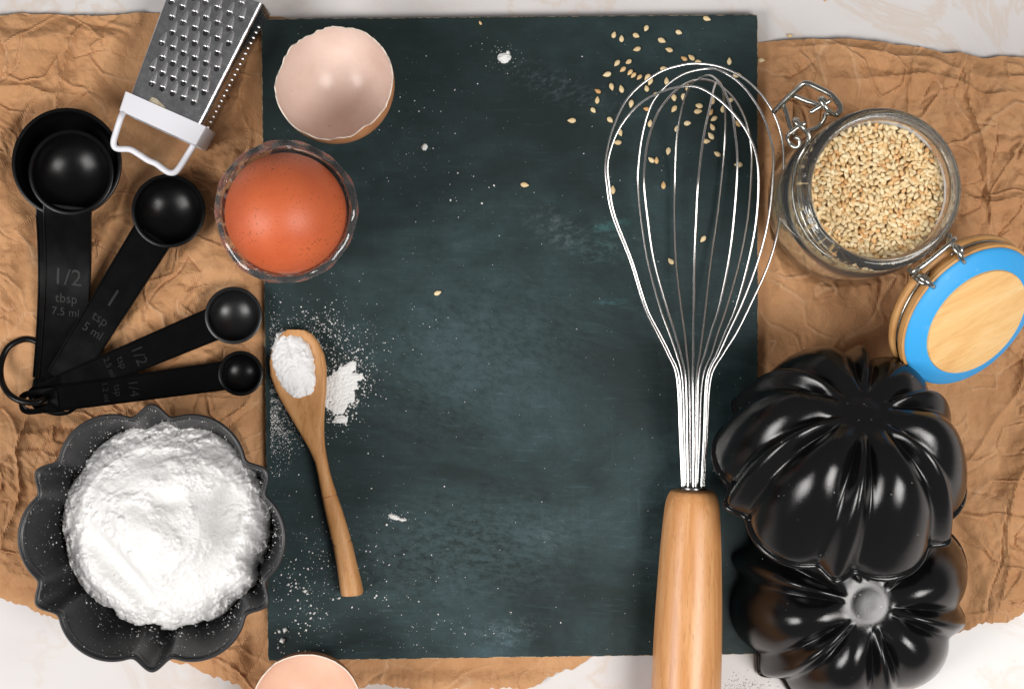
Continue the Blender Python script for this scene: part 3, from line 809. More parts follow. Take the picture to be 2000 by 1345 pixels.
for r, z in outer: P.append([(r * (facet(2 * PI * k / NG, r, z) if r > 60 else 1) * math.cos(2 * PI * k / NG), r * (facet(2 * PI * k / NG, r, z) if r > 60 else 1) * math.sin(2 * PI * k / NG), rimz(2 * PI * k / NG, r, z)) for k in range(NG)])
for r, z in inner: P.append([(r * (1 + .006 * math.sin(3 * 2 * PI * k / NG)) * math.cos(2 * PI * k / NG), r * math.sin(2 * PI * k / NG), z) for k in range(NG)])
m.grid(P, cv=True, flip=False)
gb = m.build('tumbler', 'clear_glass', gl, angle=24)
# egg
m = MB(); pf = []
for k in range(49):
    a = -PI / 2 + PI * k / 48
    z = (112 if a > 0 else 138) * math.sin(a); r = 110 * math.cos(a) * (1 - .05 * math.sin(a))
    pf.append((max(r, .05), z))
m.lathe(pf, 96)
o = m.build('brown_egg', 'brown_eggshell', loc=(GC.x - 1.5, GC.y - 3, GZ + 214), angle=180, rot=(math.radians(3), math.radians(-2), .4))
tag(o, 'whole brown speckled egg standing upright in the cut glass', 'egg')

# ---------------------------------------------------------------- egg shell halves
def eggshell(name, R, H, loc, rot, seed, mats, label, rag=7, cutz=0.0, lifts=()):
    m = MB(); N = 200; Mr = 30
    def cut(a):
        c_ = cutz + rag * (vnoise(np.array([a * 4.0]), np.array([0.5]), seed)[0] - .5) * 2 + rag * .45 * (tin(np.array([a * 9.0]), np.array([.2]), seed + 3)[0] - .5) * 2 + rag * .2 * (vnoise(np.array([a * 32.0]), np.array([0.5]), seed + 9)[0] - .5) * 2
        for (a0, wd, am) in lifts:
            d_ = (a - a0 + PI) % (2 * PI) - PI
            c_ += am * math.exp(-(d_ / wd) ** 2)
        return c_
    cuts = [cut(2 * PI * k / N) for k in range(N)]
    bl = [k / 20 for k in range(20)]
    for k in range(20): cuts[N - 20 + k] = cuts[N - 20 + k] * (1 - bl[k]) + cuts[0] * bl[k]
    def shell(off):
        P = []
        for i in range(Mr + 1):
            row = []
            for k in range(N):
                a = 2 * PI * k / N; zt = cuts[k]
                ph_t = math.asin(max(-1, min(1, zt / H)))
                ph = -PI / 2 + (ph_t + PI / 2) * (i / Mr) ** .9
                if i == 0: ph = -PI / 2 + .001
                rr = (R - off) * math.cos(ph); z = (H - off) * math.sin(ph)
                row.append((rr * math.cos(a), rr * math.sin(a), z + H))
            P.append(row)
        return P
    Po = shell(0); Pi = shell(2.3)
    m.grid(Po, cv=True, mi=0); m.grid(Pi, cv=True, mi=1, flip=True); m.grid([Po[-1], Pi[-1]], cv=True, mi=2)
    o = m.build(name, mats, loc=loc, rot=rot, angle=60)
    return tag(o, label, 'egg shell', 'empty halves of brown egg shells')
rt = Euler((math.radians(-13), math.radians(-7), 0)).to_matrix() @ Matrix.Rotation(.3, 3, 'Z')
H1 = 128; R1 = 112
c1 = W(657, 168, 110)
up = rt @ Vector((0, 0, H1))
eggshell('egg_shell', R1, H1, (c1.x - up.x, c1.y - up.y, BZ + 128 - up.z + 0), rt.to_euler(), 4, ['shell_outside', 'shell_inside', 'shell_membrane'], 'empty half egg shell with pale pink inside near the top of the chalkboard', 10, 0, ((PI * 1.36, .28, -9), (PI * .93, .18, 8)))
c2 = W(597, 1366, 105)
rt = Euler((math.radians(4), math.radians(3), 0)).to_matrix()
eggshell('egg_shell', 103, 118, (c2.x, c2.y, 18), rt.to_euler(), 14, ['shell_outside', 'shell_inside_warm', 'shell_membrane'], 'half egg shell cut off by the bottom edge, at the lower left board corner', 3.5, 4, ((PI * .70, .10, -9),))

# ---------------------------------------------------------------- measuring spoons
def text_mesh(name, body, size, ext, mat, parent, loc, rot, align='CENTER'):
    cu = bpy.data.curves.new(name, 'FONT'); cu.body = body; cu.size = size * S; cu.extrude = ext * S
    cu.align_x = align; cu.align_y = 'CENTER'; cu.resolution_u = 3
    to = bpy.data.objects.new('tmp', cu); col.objects.link(to)
    bpy.context.view_layer.update()
    me = bpy.data.meshes.new_from_object(to.evaluated_get(bpy.context.evaluated_depsgraph_get()))
    bpy.data.objects.remove(to); bpy.data.curves.remove(cu)
    me.name = name; me.materials.clear(); me.materials.append(MAT[mat])
    return link(name, me, parent, loc, rot)
def mspoon(bx, by, rimr, rimz, ex, ey, endz, w0, w1, texts, label, bowlmat='spoon_plastic', shallow=False, bend=1.0):
    """bowl centre (photo), rim radius as seen, rim height; far end of the handle (photo) and its height"""
    f_ = (HC - rimz) / HC; R = rimr * f_
    B = W(bx, by, rimz); E = W(ex, ey, endz)
    root = thing('measuring_spoon', (B.x, B.y, 0), label, 'measuring spoon', group='black measuring spoons fanned out on one ring')
    z0 = rimz - R * .75 if not shallow else 8
    dz_ = max(0, 13 - z0); z0 += dz_; rimz += dz_
    dep = rimz - z0
    m = MB(); prof = []
    for k in range(17):
        a = -PI / 2 + (PI / 2) * k / 16
        prof.append((max(R * math.cos(a), .1), rimz + dep * math.sin(a)))
    prof += [(R, rimz + 1.2), (R - 1.5, rimz + 2.2), (R - 5.5, rimz + 2.2), (R - 7, rimz + .6)]
    for k in range(17):
        a = -(PI / 2) * k / 16
        prof.append((max((R - 7) * math.cos(a), .1), rimz + (dep - 5) * math.sin(a)))
    m.lathe(prof, 96); m.build('bowl', bowlmat, root, angle=35)
    d = (E - B); d2 = Vector((d.x, d.y)); Ln = d2.length; dirv = Vector((d2.x, d2.y, 0)).normalized(); rt_ = Vector((-dirv.y, dirv.x, 0))
    # handle: channel section with raised edges, rounded end with a slot
    m = MB(); rows = []
    s0 = R - 5; sl0, sl1 = Ln - 48, Ln + 18
    ss = [s0] + [R + 4 + (Ln - 55 - R - 4) * k / 14 for k in range(15)]
    def zat(s_): u = (s_ - s0) / (Ln - s0); return endz + (rimz - endz) * (1 - u) ** bend
    def wat(s_): u = min(1, max(0, (s_ - s0) / (Ln - s0))); return (w0 + (w1 - w0) * u) / 2
    for s_ in ss:
        h_ = wat(s_); z = zat(s_)
        sec = [(-h_, z - 4), (-h_, z + 1.6), (-h_ + 1, z + 2.4), (-h_ + 2.8, z + 2.4), (-h_ + 4, z + .4), (0, z), (h_ - 4, z + .4), (h_ - 2.8, z + 2.4), (h_ - 1, z + 2.4), (h_, z + 1.6), (h_, z - 4)]
        if s_ == s0: rows.append([tuple(dirv * (math.sqrt(max(R * R - u_ * u_, 0)) - 2.5) + rt_ * u_ + Vector((0, 0, z_))) for u_, z_ in sec]); continue
        rows.append([tuple(dirv * s_ + rt_ * u_ + Vector((0, 0, z_))) for u_, z_ in sec])
    m.grid(rows, cv=True)
    # end plate with a slot
    zc = zat(Ln); hh = wat(Ln); n_ = 32
    oc = dirv * (Ln - 15)
    out_, hol = [], []
    for k in range(n_):
        a = 2 * PI * k / n_
        ex_, ey_ = math.cos(a), math.sin(a)
        ox = ((34 if rimr < 60 else 20) if ex_ > 0 else 43) * math.copysign(abs(ex_) ** (.75 if ex_ > 0 else .25), ex_); oy = hh * math.copysign(abs(ey_) ** (.6 if ex_ > 0 else .25), ey_)
        out_.append((ox, oy)); hol.append((23 * math.copysign(abs(ex_) ** .8, ex_) + 2, (hh - 11 if hh > 20 else hh * .45) * ey_))
    R0 = []
    for ring, z_ in ((hol, -4), (out_, -4), (out_, 1.6), ([(x * .97, y * .94) for x, y in out_], 2.4), ([(x * 1.14, y * 1.25) for x, y in hol], .8), (hol, 2.2)):
        R0.append([tuple(oc + dirv * x + rt_ * y + Vector((0, 0, zc + z_))) for x, y in ring])
    m.grid(R0, cu=True, cv=True)
    m.build('handle', 'handle_plastic', root, angle=30)
    ang = math.atan2(-dirv.y, -dirv.x) - PI / 2
    for (body, s_, size) in texts:
        p = dirv * s_; slope = math.atan2(zat(s_ + 4) - zat(s_ - 4), 8)
        rr = Matrix.Rotation(ang, 3, 'Z') @ Matrix.Rotation(-slope, 3, 'X')
        text_mesh('lettering', body, size * .88, .3, 'spoon_lettering', root, (p.x, p.y, zat(s_) + .9), rr.to_euler())
    return root
mspoon(130, 318, 107, 92, 102, 796, 15, 98, 86, [], 'largest black measuring spoon, underneath, with a smaller one nested in its bowl', bend=3.0)
mspoon(139, 337, 83, 101, 110, 798, 23, 92, 82, [('1/2', 198, 52), ('tbsp', 238, 29), ('7.5 ml', 264, 25)], 'half tablespoon measuring spoon lying nested in the biggest spoon', bend=3.0)
mspoon(329, 412, 72, 66, 92, 790, 31, 80, 64, [('1', 200, 58), ('tsp', 246, 31), ('5 ml', 274, 28)], 'black teaspoon measure below the grater handle, fanned out diagonally')
mspoon(456, 616, 56, 56, 76, 776, 39, 64, 52, [('1/2', 198, 36), ('tsp', 234, 23), ('2.5 ml', 260, 19)], 'small black measuring spoon with greyish scratched bowl beside the chalkboard edge', 'scratched_plastic')
mspoon(470, 729, 44, 50, 56, 786, 48, 56, 48, [('1/4', 208, 30), ('tsp', 238, 22), ('1.2 ml', 262, 18)], 'smallest black measuring spoon, lowest of the fan, above the flour pan')
rp = [(78, 671, 4), (50, 662, 8), (18, 676, 14), (3, 706, 22), (2, 738, 36), (14, 765, 58), (36, 781, 66), (66, 786, 66), (88, 778, 56), (100, 760, 14), (100, 720, 6), (94, 690, 5)]
rp = [(x, y, max(z, 9) if z < 12 else z) for x, y, z in rp]
m = MB(); c0 = W(48, 715, 10)
m.tube(catmull([tuple(W(x, y, z) - Vector((c0.x, c0.y, 0))) for x, y, z in rp], 8, closed=True), 6.2, 12, closed=True)
o = m.build('spoon_ring', 'spoon_plastic', loc=(c0.x, c0.y, 0), angle=180)
tag(o, 'black plastic ring threaded through the ends of the measuring spoons', 'ring')

# ---------------------------------------------------------------- grater
GH = 112.0
def gp(px, py, z=GH): return W(px, py, z)
g_bl, g_br, g_tr, g_tl = gp(250, 192), gp(388, 256), gp(514, 8), gp(341, -56)
gc = (g_bl + g_br + g_tr + g_tl) / 4
gr = thing('box_grater', (gc.x, gc.y, 6), 'small stainless steel box grater with white plastic band and wire handle', 'grater')
def gl_(p, z=None): return Vector((p.x - gc.x, p.y - gc.y, (p.z if z is None else z) - 6))
m = MB()
q = [g_bl, g_br, g_tr, g_tl]
q = [gl_(p) for p in q]
# extend to the far end a bit so that the open end is out of frame on the left, shell of thin sheet
ztop = GH - 6
v8 = [Vector((p.x, p.y, ztop)) for p in q] + [Vector((p.x, p.y, 6)) for p in q]
th = 3.0
cen = sum(v8[:4], Vector()) / 4
def inset(p, d_):
    r_ = Vector((cen.x - p.x, cen.y - p.y, 0)); r_.normalize(); return Vector((p.x + r_.x * d_ * 1.4, p.y + r_.y * d_ * 1.4, p.z))
o4 = v8[:4]; b4 = v8[4:]
i4 = [inset(p, th) - Vector((0, 0, th)) for p in o4]; ib4 = [inset(p, th) + Vector((0, 0, th)) for p in b4]
# rounded cross-section lofted along the grater axis (wall of closed ring), outer and inner skins
def ring_at(t_, d_):
    """closed rounded rectangle section between the handle end (t=0) and the far end (t=1)"""
    L0 = o4[0].lerp(o4[3], t_); R0_ = o4[1].lerp(o4[2], t_)
    xdir = (R0_ - L0).normalized(); wdt = (R0_ - L0).length
    cx = (L0 + R0_) / 2; hw = wdt / 2 - d_; z1 = ztop - d_; z0_ = 5 + d_
    hz = (z1 - z0_) / 2; zc_ = (z1 + z0_) / 2; rr_ = 9 - d_; out = []
    for (sx, sz, a0) in ((1, 1, 0), (-1, 1, 90), (-1, -1, 180), (1, -1, 270)):
        for k in range(6):
            a = math.radians(a0 + 90 * k / 5)
            u_ = sx * (hw - rr_) + rr_ * math.cos(a); z_ = sz * (hz - rr_) + rr_ * math.sin(a)
            out.append((cx.x + xdir.x * u_, cx.y + xdir.y * u_, zc_ + z_))
    return out
rows_o = [ring_at(t_, 0) for t_ in (0, .25, .5, .75, 1)]; rows_i = [ring_at(t_, 2.2) for t_ in (1, .75, .5, .25, 0)]
m.grid(rows_o + rows_i, cu=True, cv=True)
body = m.build('grater_body', 'stainless_sheet', gr, angle=35)
HOLES = [(593, -8), (667, 22), (517, 53), (745, 58), (597, 90), (822, 92), (447, 120), (670, 122), (900, 128), (522, 153), (745, 155), (597, 188), (822, 190), (451, 218), (670, 220), (525, 252), (745, 255), (383, 287), (597, 286), (820, 288), (455, 318), (670, 318), (525, 352), (745, 352), (387, 383), (597, 383), (456, 417), (670, 415), (525, 450), (742, 450), (320, 453), (387, 483), (597, 482), (665, 512), (457, 515), (525, 546), (320, 550), (592, 577), (387, 580), (660, 606), (455, 612), (522, 642), (590, 672), (820, -8), (745, -45), (670, -78), (597, -110), (900, 30), (445, 20), (520, -45)]
cut = MB(); gdir = (o4[3].lerp(o4[2], .5) - o4[0].lerp(o4[1], .5)).normalized(); ga = math.atan2(gdir.y, gdir.x)
tm = MB()
# raised scraper: half teardrop dome, open towards the hole
NT_, NL = 11, 9; P = []
for i in range(NL + 1):
    u_ = i / NL; ln_ = 22 * u_; hw = 5.4 * (1 - u_ ** 1.5 * .88); hh_ = 4.0 * (1 - u_) ** 1.2 * (1 if i else 1)
    P.append([(ln_ - 1.0 * math.cos(PI * k / NT_) * 0, hw * math.cos(PI * k / NT_), hh_ * math.sin(PI * k / NT_) - .05) for k in range(NT_ + 1)])
tm.grid(P, flip=True)
tooth = None
for (hx, hy) in HOLES:
    p = gl_(gp(200 + hx / 3.333, hy / 3.333)); ctr = (p.x, p.y)
    n_ = 14
    cut.prism([(p.x + 5.0 * math.cos(2 * PI * k / n_), p.y + 5.0 * math.sin(2 * PI * k / n_)) for k in range(n_)], ztop - 12, ztop + 8)
    lc = (p.x + gdir.x * 3.6, p.y + gdir.y * 3.6, ztop)
    if tooth is None:
        tooth = tm.build('grater_tooth', 'polished_steel', gr, loc=lc, rot=(0, 0, ga), angle=180)
        s_ = tooth.modifiers.new('solid', 'SOLIDIFY'); s_.thickness = .9 * S
    else:
        c_ = tooth.copy(); col.objects.link(c_); c_.location = Vector(lc) * S
cme = bpy.data.meshes.new('cutter'); cme.from_pydata([(x * S, y * S, z * S) for x, y, z in cut.v], [], cut.f)
co_ = bpy.data.objects.new('cutter', cme); col.objects.link(co_); co_.parent = gr
bpy.context.view_layer.update()
bm_ = body.modifiers.new('holes', 'BOOLEAN'); bm_.object = co_; bm_.operation = 'DIFFERENCE'; bm_.solver = 'EXACT'
dg = bpy.context.evaluated_depsgraph_get()
me2 = bpy.data.meshes.new_from_object(body.evaluated_get(dg))
body.modifiers.remove(bm_); body.data = me2; me2.name = 'grater_body'
bpy.data.objects.remove(co_)
# fine rasp points on the right-hand side wall
nub = MB(); nub.lathe([(.1, 4.2), (1.4, 3.6), (2.6, 1.4), (3.2, -.5)], 10)
first = None
for row, zz in ((0, 52),):
    for k in range(20):
        t_ = .06 + .80 * k / 19
        p = o4[1].lerp(o4[2], t_); dr = (o4[2] - o4[1]).normalized(); nr = Vector((dr.y, -dr.x, 0))
        lc = (p.x - nr.x * 0, p.y, zz)
        rq = nr.to_track_quat('Z', 'X').to_euler()
        if first is None: first = nub.build('rasp_point', 'polished_steel', gr, loc=lc, rot=rq, angle=180)
        else:
            c_ = first.copy(); col.objects.link(c_); c_.location = Vector(lc) * S
# white band round the narrow end
m = MB()
def band_ring(px0, px1, d_):
    a = gl_(gp(*px0, GH + 4)); b = gl_(gp(*px1, GH + 4))
    xd = (b - a).normalized(); hw = (b - a).length / 2 - d_; cx = (a + b) / 2; z1 = GH - 2 - d_; z0_ = 1 + d_
    hz = (z1 - z0_) / 2; zc_ = (z1 + z0_) / 2; rr_ = max(5 - d_, 1); out = []
    for (sx, sz, a0) in ((1, 1, 0), (-1, 1, 90), (-1, -1, 180), (1, -1, 270)):
        for k in range(5):
            aa = math.radians(a0 + 90 * k / 4); u_ = sx * (hw - rr_) + rr_ * math.cos(aa); z_ = sz * (hz - rr_) + rr_ * math.sin(aa)
            out.append((cx.x + xd.x * u_, cx.y + xd.y * u_, zc_ + z_))
    return out
B1, B2 = ((244, 178), (403, 248)), ((232, 215), (383, 284))
m.grid([band_ring(*B1, 0), band_ring(*B2, 0), band_ring(*B2, 5), band_ring(*B1, 5)], cu=True, cv=True, flip=True)
m.build('plastic_band', 'white_plastic', gr, angle=35)
hpx = [(243, 216, 100), (236, 230, 118), (227, 258, 112), (222, 276, 108), (224, 287, 106), (233, 291, 105), (254, 292, 102), (272, 302, 100), (289, 313, 99), (305, 320, 98), (320, 331, 97), (331, 337, 96), (342, 336, 96), (352, 325, 97), (366, 303, 103), (379, 282, 112)]
m = MB(); m.tube(catmull([gl_(W(x, y, max(z, 104))) for x, y, z in hpx], 5), 6.0, 12)
m.build('handle', 'white_plastic', gr, angle=180)
m = MB(); pz = ztop + .6
tp = [gl_(gp(297, 190)), gl_(gp(306, 193)), gl_(gp(323, 210)), gl_(gp(318, 214)), gl_(gp(290, 200))]
m.prism([(p.x, p.y) for p in tp], pz - .3, pz + .7); m.build('sticker_remnant', 'sticker_residue', gr, smooth=False)

# ---------------------------------------------------------------- sesame seeds
def seed_mesh(name, mat, L=8.0, wd=5.2, th=2.8, tip=.62):
    m = MB(); P = []; n_ = 9
    for i in range(n_ + 1):
        u_ = i / n_; a = PI * u_
        x = -L * math.cos(a); k_ = math.sin(a) * (1 - tip * max(0, math.cos(PI - a)) ** 1.0 * .9) if x > 0 else math.sin(a)
        row = [(x, max(k_, .02) * wd * math.cos(2 * PI * j / 10), max(k_, .02) * th * math.sin(2 * PI * j / 10)) for j in range(10)]
        P.append(row)
    m.grid(P, cv=True)
    me = bpy.data.meshes.new(name); me.from_pydata([(x * S, y * S, z * S) for x, y, z in m.v], [], m.f)
    me.materials.append(MAT[mat]); me.polygons.foreach_set('use_smooth', [True] * len(me.polygons)); me.update(); return me, m
SM = {'c': seed_mesh('sesame_seed', 'sesame_cream')[0], 't': seed_mesh('sesame_seed', 'sesame_tan', 7.2, 4.6)[0], 'o': seed_mesh('sesame_seed', 'sesame_toasted', 6.9, 4.5)[0],
      's': seed_mesh('sesame_seed', 'sesame_cream', 7.0, 5.2, 2.4, .5)[0]}
def seed(px, py, ang, tone, z, label, group=None, sz=1.0):
    o = link('sesame_seed', SM[tone], loc=W(px, py, z), rot=(rnd.uniform(-.12, .12), rnd.uniform(-.1, .1), math.radians(ang)))
    o.scale = (sz * rnd.uniform(.9, 1.06),) * 3
    return tag(o, label, 'sesame seed', group)
B3 = BZ + 2.6
free = [(381, 219, 75), (429, 243, 90), (520, 223, -25), (583, 178, -115), (787, 203, -20), (681, 254, -25), (525, 308, -165), (726, 312, 160), (866, 360, 140), (908, 388, 0), (1103, 384, 90)]
left = [(400, 396, -130), (473, 387, -150), (338, 466, -165), (367, 544, -75), (428, 557, 105), (277, 626, 85), (252, 690, -50), (357, 750, -45)]
lt_t = [(437, 435, -140), (481, 454, -130), (503, 472, -135), (540, 484, -135)]
inw = [(608, 510, -110), (590, 484, -130), (711, 508, 92), (694, 430, 0), (586, 554, 105), (489, 650, -100), (419, 828, -70), (403, 891, 180), (648, 590, 0), (757, 612, -80), (757, 682, -125), (843, 553, -95), (816, 607, -95), (607, 772, 80), (841, 771, 5), (775, 805, 80), (914, 662, 170), (908, 697, 5), (1007, 743, -150), (997, 795, 120), (988, 850, 130), (961, 884, 0), (1062, 682, 90), (1000, 630, 80), (1115, 625, 30), (1152, 470, 0)]
low = [(1028, 963, 150), (1160, 1030, 180), (721, 946, -100), (614, 1000, 140), (374, 1187, 90)]
def cp(X_, Y_): return 1080 + X_ / 3.202, Y_ / 3.202
for X_, Y_, a in free: seed(*cp(X_, Y_), a, 'cs'[rnd.random() < .4], B3, 'cream sesame seed on the chalkboard above the whisk, clear of its wires', 'sesame seeds spilled above the whisk')
for X_, Y_, a in left: seed(*cp(X_, Y_), a, 'cs'[rnd.random() < .3], B3, 'cream sesame seed on the chalkboard, upper left outside of the whisk', 'cream sesame seeds spilled left of the whisk')
for X_, Y_, a in lt_t: seed(*cp(X_, Y_), a, 't', B3, 'tan sesame seed in the tight row just outside the whisk, upper left', 'tan sesame seeds in a row left of the whisk')
def zone(X_, Y_):
    if X_ < 450: return 'cream sesame seed by the outermost left wire of the whisk'
    if X_ < 660: return 'cream sesame seed inside the whisk, between its left outer wires near the top' if Y_ < 600 else 'cream sesame seed inside the whisk, left side, a little below the top wires'
    if X_ < 880: return 'cream sesame seed inside the whisk just left of its centre wires, high up' if Y_ < 640 else 'cream sesame seed in the middle of the whisk, left of its centre wire'
    if X_ < 1020: return 'cream sesame seed in the stacked column of seeds at the middle of the whisk'
    return 'cream sesame seed seen between the right-hand wires near the whisk top'
for X_, Y_, a in inw:
    z_ = zone(X_, Y_); seed(*cp(X_, Y_), a, 'cs'[rnd.random() < .3], B3, z_, z_.replace('cream sesame seed', 'cream seeds'))
for X_, Y_, a in low: seed(*cp(X_, Y_), a, 'c', B3, 'cream sesame seed lying low inside the whisk balloon outline', 'cream sesame seeds low inside the whisk balloon')
for (X_, Y_, a, tn, lb) in [(963, 118, -20, 'c', 'cream sesame seed close to the top edge of the chalkboard, right half'), (117, 754, 180, 'c', 'lone cream sesame seed farthest left of the whisk, tip pointing left'),
                            (820, 367, 150, 'o', 'toasted orange sesame seed just above the top of the whisk'), (280, 570, 150, 'o', 'toasted orange sesame seed left of the whisk, outside its wires'),
                            (586, 682, 170, 'o', 'toasted orange sesame seed inside the whisk, upper left part'), (988, 702, 60, 'o', 'toasted orange sesame seed inside the whisk beside its centre wires'),
                            (1157, 773, 130, 't', 'tan sesame seed inside the whisk near its right wires'), (648, 1003, 90, 't', 'tan sesame seed close beside a cream one inside the whisk'),
                            (691, 1158, 90, 't', 'upright tan sesame seed alone inside the left half of the whisk')]:
    seed(*cp(X_, Y_), a, tn, B3, lb)
for (x, y, a, tn, z, lb, sz) in [(1373, 467, -130, 'c', B3, 'cream sesame seed between the middle wires, half way down the whisk', 1), (1310, 510, 130, 'c', B3, 'lowest sesame seed between the whisk wires', 1),
                                 (1025, 361, -10, 'c', B3, 'lone sesame seed on the open chalkboard between egg glass and whisk', 1), (855, 572, 20, 'c', B3, 'lone sesame seed on the chalkboard up and right of the wooden spoon', .9),
                                 (938, 45, 120, 't', B3, 'small tan sesame seed by the top edge of the chalkboard', .65), (1543, 70, -10, 't', 4, 'sesame seed on the marble just above the right paper edge', .8),
                                 (1612, -1, -90, 'o', 4, 'toasted sesame seed on the marble at the top edge of the photo', .8), (1487, 118, 0, 'c', 17, 'sesame seed on the paper touching the right chalkboard edge', .9),
                                 (1548, 213, 180, 'c', 14, 'upper of two sesame seeds on the paper inside the jar clasp', .8), (1548, 223, 40, 'c', 14, 'lower of two sesame seeds on the paper inside the jar clasp', .8)]:
    seed(x, y, a, tn, z, lb, None, sz)

# ---------------------------------------------------------------- jar
JC = Vector((643, 271, 10))
jar = thing('clip_jar', JC, 'open clip top glass jar full of sesame seeds, its lid hanging open', 'jar')
jo = [(.1, 0), (128, 0), (140, 4), (147, 14), (150, 34), (151, 80), (151, 150), (150, 200), (146, 232), (138, 256), (130, 270), (127, 277), (128, 283), (136, 289), (141, 296), (142.5, 306), (142.5, 318), (140, 327), (135, 332), (129, 334)]
ji = [(124, 333), (121, 329), (120, 322), (120, 300), (119.5, 280), (123, 266), (132, 250), (139, 230), (142, 200), (143, 140), (143, 60), (140, 26), (130, 14), (.1, 12)]
m = MB(); P = []
NJ = 128
for r, z in [(p.x, p.y) for p in catmull([(r, z, 0) for r, z in jo + ji], 3)]:
    P.append([(max(r, .05) * math.cos(2 * PI * k / NJ), max(r, .05) * math.sin(2 * PI * k / NJ), z) for k in range(NJ)])
m.grid(P, cv=True)
m.build('glass_body', 'jar_glass', jar, angle=50)
# seeds in the jar: the topmost 225 are single things, the rest one mass
SZ = JC.z + 296
topn = 0; r5 = random.Random(21)
gx = []
step = 10.6; k = 0
pts = []
tries = 0
while len(pts) < 640 and tries < 60000:
    tries += 1
    a = r5.random() * 2 * PI; r_ = 116.5 * math.sqrt(r5.random()); x = r_ * math.cos(a); y = r_ * math.sin(a)
    if all((x - p_[0]) ** 2 + (y - p_[1]) ** 2 > 6.9 ** 2 for p_ in pts): pts.append((x, y))
for k, (x, y) in enumerate(pts):
    r_ = math.hypot(x, y)
    z = SZ - 2 + 6 * (float(vnoise(np.array([x / 34]), np.array([y / 34]), 3)[0]) - .5) + r5.uniform(-2.8, 2.8)
    tone = r5.choices('cstо'.replace('о', 'o'), [5, 3, 2.6, 1.3])[0]
    rot = (r5.uniform(-.55, .55), r5.uniform(-.6, .6), r5.random() * 2 * PI)
    if k < 220:
        o = link('sesame_seed', SM[tone], loc=(JC.x + x, JC.y + y, z + 2.0), rot=rot); o.scale = (r5.uniform(.78, .95),) * 3
        tag(o, 'sesame seed on top of the fill inside the glass jar', 'sesame seed', 'sesame seeds on top of the jar fill')
    else: gx.append((x, y, z, tone, rot))
for (n_, dz) in ((760, -5), (700, -9)):
    for k in range(n_):
        a = r5.random() * 2 * PI; r_ = 117 * math.sqrt(r5.random())
        gx.append((r_ * math.cos(a), r_ * math.sin(a), SZ + dz + r5.uniform(-2, 2), r5.choices('csto', [5, 3, 2.6, 1.3])[0], (r5.uniform(-.7, .7), r5.uniform(-.7, .7), r5.random() * 6.3)))
for k in range(3600):      # against the glass wall
    a = r5.random() * 2 * PI; z = r5.uniform(24, 276); rw = float(np.interp(z, [14, 26, 60, 200, 230, 250, 266, 280], [125, 136, 139, 138, 135, 128, 119, 115]))
    gx.append((rw * math.cos(a), rw * math.sin(a), JC.z + z, r5.choices('csto', [5, 3, 2.6, 1.3])[0], (PI / 2 + r5.uniform(-.2, .2), r5.uniform(-1.5, 1.5), a + PI / 2)))
bm4 = {}
tonei = {'c': 0, 's': 0, 't': 1, 'o': 2}
vv = np.array([v.co[:] for v in SM['c'].vertices]); ff = np.array([list(p.vertices) for p in SM['c'].polygons])
allv, allf, alli = [], [], []
for k, (x, y, z, tone, rot) in enumerate(gx):
    Rm = np.array(Euler(rot).to_matrix()); q_ = (vv * r5.uniform(.76, .94)) @ Rm.T + np.array([x, y, z - JC.z]) * S
    allv.append(q_); allf.append(ff + k * len(vv)); alli.append(np.full(len(ff), tonei[tone]))
me = bpy.data.meshes.new('sesame_seeds'); me.from_pydata(np.concatenate(allv).tolist(), [], np.concatenate(allf).tolist())
def seedbulk(name, a, b, c3):
    t = mk(name); g = t.n('ShaderNodeNewGeometry')
    t.set(col=t.ramp(g.outputs['Random Per Island'], [(0.0, a), (.5, b), (1.0, c3)]), rough=.45, spec=.4)
seedbulk('sesame_bulk_cream', (.73, .53, .27), (.81, .63, .36), (.86, .71, .45))
seedbulk('sesame_bulk_tan', (.68, .44, .19), (.76, .54, .27), (.82, .62, .35))
seedbulk('sesame_bulk_toasted', (.62, .34, .13), (.70, .41, .17), (.76, .48, .22))
for n_ in ('sesame_bulk_cream', 'sesame_bulk_tan', 'sesame_bulk_toasted'): me.materials.append(MAT[n_])
me.polygons.foreach_set('material_index', np.concatenate(alli).tolist()); me.polygons.foreach_set('use_smooth', [True] * len(me.polygons)); me.update()
sb = link('sesame_fill', me, loc=JC, kind='stuff'); sb['label'] = 'mass of sesame seeds filling the glass jar'
m = MB(); m.lathe([(.1, 16), (126, 18), (133, 30), (135, 60), (135, 200), (131, 228), (124, 246), (114, 264), (114, 280), (.1, 282)], 64)
core = m.build('sesame_core', 'sesame_bulk_tan', loc=JC, kind='stuff'); core['label'] = 'packed sesame seeds deep inside the glass jar'

# jar wires
def jw(px, py, z): p = W(px, py, z); return (p.x - JC.x, p.y - JC.y, z - JC.z)
m = MB(); m.tube([(129.5 * math.cos(2 * PI * k / 72), 129.5 * math.sin(2 * PI * k / 72), 277) for k in range(72)], 3.0, 8, closed=True)
m.build('neck_wire', 'steel_wire', jar, angle=180)
def wire(name, pts, r=2.9, sub=5, closed=False, mat='steel_wire', parent=None):
    m = MB(); m.tube(catmull([jw(*p) for p in pts], sub, closed), r * 1.45, 10, closed=closed); return m.build(name, mat, parent or jar, angle=180)
